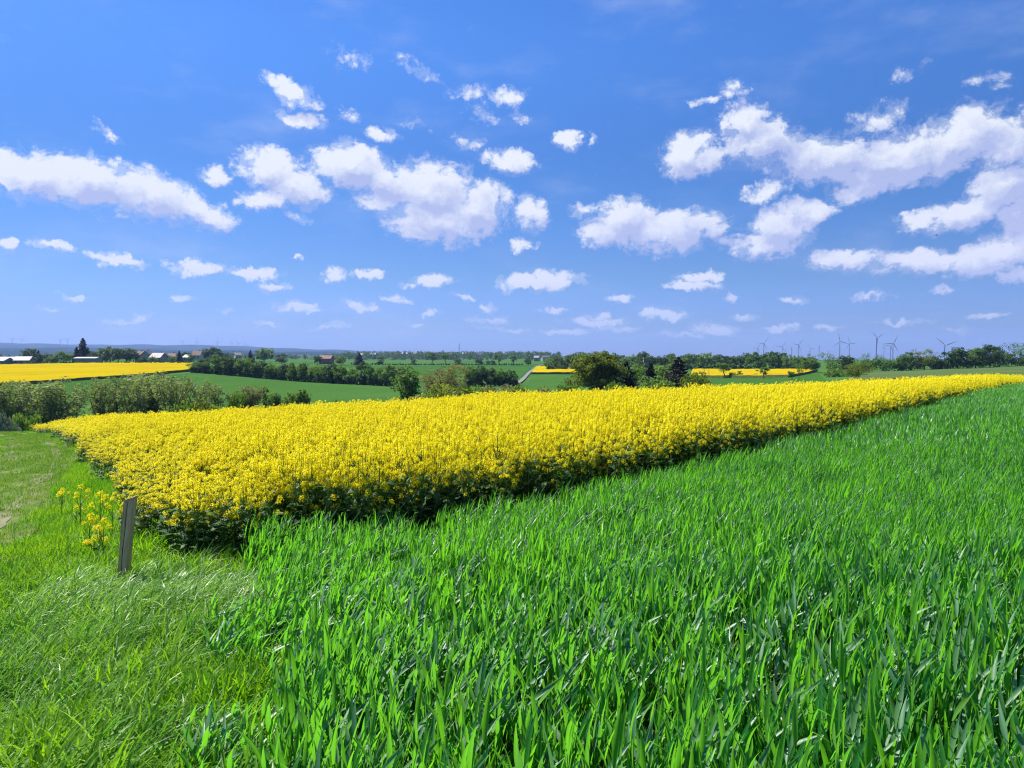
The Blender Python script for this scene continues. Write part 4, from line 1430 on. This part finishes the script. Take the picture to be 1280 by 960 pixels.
# radio mast on the horizon
a, _ = pix_dir(574, HY)
Dm = 1500
mb = MB()
Xm = math.tan(a) * Dm
zm = gz(Xm, Dm)
mb.tube([(0, 0, -2), (0, 0, 20), (0, 0, 33)], [.9, .6, .25], 6, 0)
for h in (22, 26, 29):
    mb.box(-1.2, 1.2, -.2, .2, h, h + .5)
o = mb.build('radio_mast', [plain_mat('grey_steel', (.22, .23, .25), (.3, .31, .33), .5, .5)])
o.location = (Xm, Dm, zm)
tag(o, 'thin grey mast standing over the roofs of the distant village', 'mast')

# ------------------------------------------------------------------ wind turbines
M_TURB = plain_mat('turbine_backlit_grey', (0.20, 0.22, 0.26), (0.25, 0.27, 0.31), .05, .5, .3)  # pale paint darkened to blue-grey, backlit shade put into the colour
HUB, BL = 95.0, 42.0


def turbine_meshes():
    t = MB()
    t.tube([(0, 0, -60), (0, 0, 0), (0, 0, HUB * .5), (0, 0, HUB - 1.6)], [2.9, 2.7, 2.1, 1.5], 14, 0)
    n = MB()
    n.tube([(0, 4.5, 0), (0, 3.8, 0), (0, -2, 0), (0, -3.4, 0)], [1.2, 2.0, 2.1, 1.6], 10, 0)
    h = MB()
    h.tube([(0, -3.4, 0), (0, -4.6, 0), (0, -5.8, 0), (0, -6.4, 0)], [1.7, 1.8, 1.2, .3], 10, 0)
    bl = MB()
    rows = []
    for s, ch, th, tw in ((0, 1.6, 1.6, .3), (.06, 1.7, 1.5, .3), (.2, 3.6, .8, .25), (.5, 2.4, .5, .12), (.8, 1.5, .3, .05), (1.0, .5, .12, 0)):
        z = 1.2 + s * BL
        ring = []
        for k in range(8):
            q = 2 * math.pi * k / 8
            lx, ly = math.cos(q) * ch * .5 + ch * .12, math.sin(q) * th * .5
            ring.append((lx * math.cos(tw) - ly * math.sin(tw), -4.7 + lx * math.sin(tw) + ly * math.cos(tw), z))
        rows.append(ring)
    bl.grid(rows, 0, True)
    bl.face(rows[-1])
    return [q.mesh(nm, [M_TURB], True) for q, nm in ((t, 'tower'), (n, 'nacelle'), (h, 'hub'), (bl, 'blade'))]


TM = turbine_meshes()


def turbine(px, hub_py, blade_px, phase, label, group=None, yaw=None):
    D = BL / (blade_px / F) if blade_px > 3.2 else 7600
    a, _ = pix_dir(px, HY)
    X, Y = math.tan(a) * D, D
    _, e = pix_dir(px, hub_py)
    zh = math.tan(e) * math.hypot(X, Y)
    sc = 1.0 if blade_px > 3.2 else 1.0
    o = empty('wind_turbine', (X, Y, zh - HUB), 0)
    tag(o, label, 'wind turbine', group)
    link('tower', TM[0], o)
    yw = R(random.uniform(-30, 30)) if yaw is None else R(yaw)
    for i in (1, 2):
        q = link(('nacelle', 'hub')[i - 1], TM[i], o)
        q.location = (0, 0, HUB)
        q.rotation_euler = (0, 0, yw)
    for k in range(3):
        q = link('blade', TM[3], o)
        q.location = (0, 0, HUB)
        q.rotation_mode = 'ZYX' if False else 'XYZ'
        q.rotation_euler = (0, R(90 - phase - 120 * k), yw)
    return o


for px, hy, bp, ph, yaw, lab in (
        (946.8, 435.2, 7.5, 178, 5, 'leftmost small turbine over the wood with one blade level'), (954.5, 429.3, 9.5, 175, -5, 'tall turbine beside the leftmost one, one blade pointing left'),
        (977.7, 433.6, 8, 176, 0, 'third turbine over the wood, one blade pointing left'), (982.2, 436, 6, 108, 45, 'thin far turbine just right of the third one'),
        (989.2, 435.6, 7.5, 50, 50, 'turbine with edge-on rotor between the third and the tall middle one'), (997.8, 431, 9, 172, 10, 'tall middle turbine over the right part of the wood'),
        (1012.6, 436, 7, 125, 15, 'short turbine with a blade tilted up left'), (1023.8, 432.6, 7.5, 235, 60, 'turbine with narrow rotor left of the airy tree'),
        (1049.5, 426.6, 11, 102, -15, 'tall turbine with one blade straight up, left of a pair'), (1061.4, 428.6, 9.5, 232, 15, 'right turbine of the tall pair above the pear-shaped tree'),
        (1095.2, 422.6, 13, 147, 30, 'tallest turbine, with a blade raised to the upper left'), (1104.8, 434, 7, 172, 40, 'small turbine behind the tallest one'),
        (1112.8, 432.4, 9.5, 170, -10, 'turbine overlapped by its neighbour right of the tallest'), (1116, 429.2, 12, 62, 0, 'turbine with wide open rotor right of the tallest'),
        (1180.4, 431.8, 15, 140, 0, 'lone turbine with blades in a Y shape over the right hedge')):
    turbine(px, hy, bp, ph, lab, 'wind turbines behind the ridge', yaw)
far_px = ((16, 424), (28, 425), (76, 425), (85, 425), (229, 427.5), (246, 426), (272, 427), (290, 428), (298, 429), (307, 430))
for i, (px, hy) in enumerate(far_px):
    turbine(px, hy, 3, random.uniform(0, 120), '%s faint turbine from the left on the blue hills behind the village' % ORD[i], 'faint turbines on the far hills')

# ------------------------------------------------------------------ wooden post
m, b = new_mat('weathered_post_wood')
co = b.n('ShaderNodeTexCoord').outputs['Object']
gr = b.noise(b.vmath('MULTIPLY', co, (38, 38, 2.2)), 1.6, 6, .65)
blot = b.noise(co, 9, 5, .6)
col = b.mix(b.ramp(gr, .3, .7), (0.52, 0.27, 0.15), (0.86, 0.54, 0.33))
col = b.mix(b.math('MULTIPLY', b.ramp(blot, .55, .75), .6), col, (0.24, 0.22, 0.15))
pr = b.n('ShaderNodeBsdfPrincipled', {'Base Color': col, 'Roughness': .9, 'Specular IOR Level': .15})
bp = b.n('ShaderNodeBump', {'Strength': .7, 'Distance': .01, 'Height': gr})
b.t.links.new(bp.outputs[0], pr.inputs['Normal'])
b.n('ShaderNodeOutputMaterial', {0: pr.outputs[0]})
M_POST = m
M_END = plain_mat('sawn_end_grain', (0.36, 0.22, 0.17), (0.60, 0.42, 0.35), 40, .9, .1, .4)
M_CRACK = plain_mat('dark_split', (0.07, 0.052, 0.045), (0.11, 0.085, 0.07), 30, .95, .05)
PX_, PY_ = -3.535, 6.55
pz = gz(PX_, PY_)
HP = .83
# cross-section: square-ish with rounded corners and a split groove on the face towards the camera
sec = []
hw = .037
for (cx_, cy_) in ((hw, -hw), (hw, hw), (-hw, hw), (-hw, -hw)):
    for k in range(4):
        q = math.atan2(cy_, cx_) + (k - 1.5) * .22
        sec.append((cx_ * .72 + math.cos(q) * .016, cy_ * .72 + math.sin(q) * .016))
sec += [(-.004, -hw * .99), (-.001, -hw + .016), (.002, -hw * .99)]
rows = []
for i in range(22):
    t = i / 21
    z = -.35 + (HP + .35) * t
    tw = .05 * math.sin(3 * t)
    ring = []
    for j, (sx_, sy_) in enumerate(sec):
        s_ = 1 + .025 * math.sin(t * 9 + j) + .015 * math.sin(t * 23 + j * 2)
        g = 1.0
        if j >= len(sec) - 3:
            sx_ += .006 * math.sin(t * 7) + .003 * math.sin(t * 19)
        zz = z
        if i == 21:
            zz = z + .018 * sx_ / hw + .006 * math.sin(j * 2.1)
        ring.append((sx_ * s_ * math.cos(tw) - sy_ * s_ * math.sin(tw), sx_ * s_ * math.sin(tw) + sy_ * s_ * math.cos(tw), zz))
    rows.append(ring)
mb = MB()
n_ = len(sec)
mb.grid(rows, 0, True)
for k in range(len(mb.m)):
    if k % n_ in (n_ - 3, n_ - 2):
        mb.m[k] = 1
post = mb.build('wooden_post', [M_POST, M_CRACK])
post.location = (PX_, PY_, pz)
post.rotation_euler = (R(1), R(7.5), R(-6))
tag(post, 'leaning weathered grey wooden post in the grass before the yellow crop', 'post')
mb = MB()
top = rows[-1]
cen = (0, 0, HP + .008)
edge = [(p[0] * 1.05, p[1] * 1.05, p[2] - .006) for p in top]
for j in range(n_):
    k = (j + 1) % n_
    a_, b_ = [(q[0] * .96, q[1] * .96, q[2] + .008) for q in (top[j], top[k])]
    mb.face([cen, a_, b_])
    mb.face([edge[j], edge[k], b_, a_])
e = mb.build('end_grain', [M_END], post)
e['label'] = 'pinkish sawn top of the post'

# ------------------------------------------------------------------ stray rapeseed plants in the verge
strays = [(76, 613, .55, 'stray flowering rapeseed plant farthest left in the verge grass'), (99, 609, .75, 'taller stray rapeseed plant second from the left in the verge'),
          (123, 618, .85, 'bushy stray rapeseed plant between the tall one and the post'), (139, 624, .65, 'single-headed stray rapeseed plant nearest the yellow crop'),
          (94, 634, .40, 'tiny stray rapeseed plant with one small head, left'), (110, 646, .55, 'stray rapeseed plant just up-left of the brightest low one'),
          (127, 652, .60, 'bright low stray rapeseed plant left of the post'), (116, 673, .32, 'lowest stray rapeseed plant, nearest the viewer, left of the post'),
          (150, 637, .50, 'small stray rapeseed plant just left of the post top')]
for px, py, hgt, lab in strays:
    hgt *= .78
    a, e_ = pix_dir(px, py)
    u, s_ = math.tan(a), math.tan(e_) / math.cos(a)
    D = np.linspace(4, 20, 800)
    k = np.argmax(ground(u * D, D) + hgt - s_ * D > 0)
    X, Y = float(u * D[k]), float(D[k])
    o = empty('rapeseed_plant', (X, Y, gz(X, Y)))
    tag(o, lab, 'rapeseed plant', 'stray rapeseed plants in the verge')
    st, lf = MB(), MB()
    st.tube([(0, 0, -.02), (.01, 0, hgt * .5), (.02, .01, hgt)], [.006, .005, .002], 5, 0, False)
    hp = [((.02, .01, hgt), 1.0)]
    for i in range(1 if 'single' in lab or 'tiny' in lab else 4):
        q = random.uniform(0, 6.283)
        h0, h1 = hgt * random.uniform(.4, .65), hgt * random.uniform(.75, .97)
        p1 = (.02 + math.cos(q) * .09, math.sin(q) * .09, h1)
        st.tube([(.01, 0, h0), (.015 + math.cos(q) * .06, math.sin(q) * .06, (h0 + h1) / 2), p1], [.0035, .003, .0018], 4, 0, False)
        hp.append((p1, random.uniform(.6, .9)))
    for i in range(6):
        h0 = hgt * random.uniform(.08, .6)
        rape_leaf(lf, (.01, 0, h0), random.uniform(0, 6.283), random.uniform(.08, .14), random.uniform(.02, .04), random.uniform(.4, 1.0), 0)
    st.build('stem', [M_RSTEM], o)
    lf.build('foliage', [M_RLEAF], o)
    for p, s in hp:
        fh = MB()
        flower_head(fh, p, .038 * s, int(24 * s) + 4, 1.1)
        fh.build('flower_head', [M_PETAL, M_BUD], o)

# ------------------------------------------------------------------ bird in the right-hand sky
a, e_ = pix_dir(1170.5, 294)
Db = 90
mb = MB()
body = [(-.16, 0, .0), (-.10, 0, .012), (0, 0, .015), (.10, 0, .0), (.20, 0, -.005)]
mb.tube(body, [.012, .045, .055, .035, .012], 8, 0)
bird = mb.build('bird', [plain_mat('dark_plumage', (.02, .02, .022), (.05, .045, .045), 20, .7)], smooth=True)
bird.location = (math.tan(a) * Db, Db, math.tan(e_) * Db / math.cos(a))
bird.rotation_euler = (0, R(-6), R(20))
tag(bird, 'tiny dark bird flying below the great cloud bank on the right', 'bird')
for s in (-1, 1):
    mb = MB()
    rows = []
    for t, ch, zz in ((0, .16, .01), (.4, .15, .07), (.75, .10, .06), (1, .02, .01)):
        yy = s * (.03 + t * .34)
        rows.append([(-.04 - t * .0 + ch * .5 - .05 * t, yy, zz + .006), (-.04 - ch * .5 - .06 * t, yy, zz + .004), (-.04 - ch * .5 - .06 * t, yy, zz), (-.04 + ch * .5 - .05 * t, yy, zz)])
    mb.grid(rows, 0, True)
    mb.build('wing', [bpy.data.materials['dark_plumage']], bird)
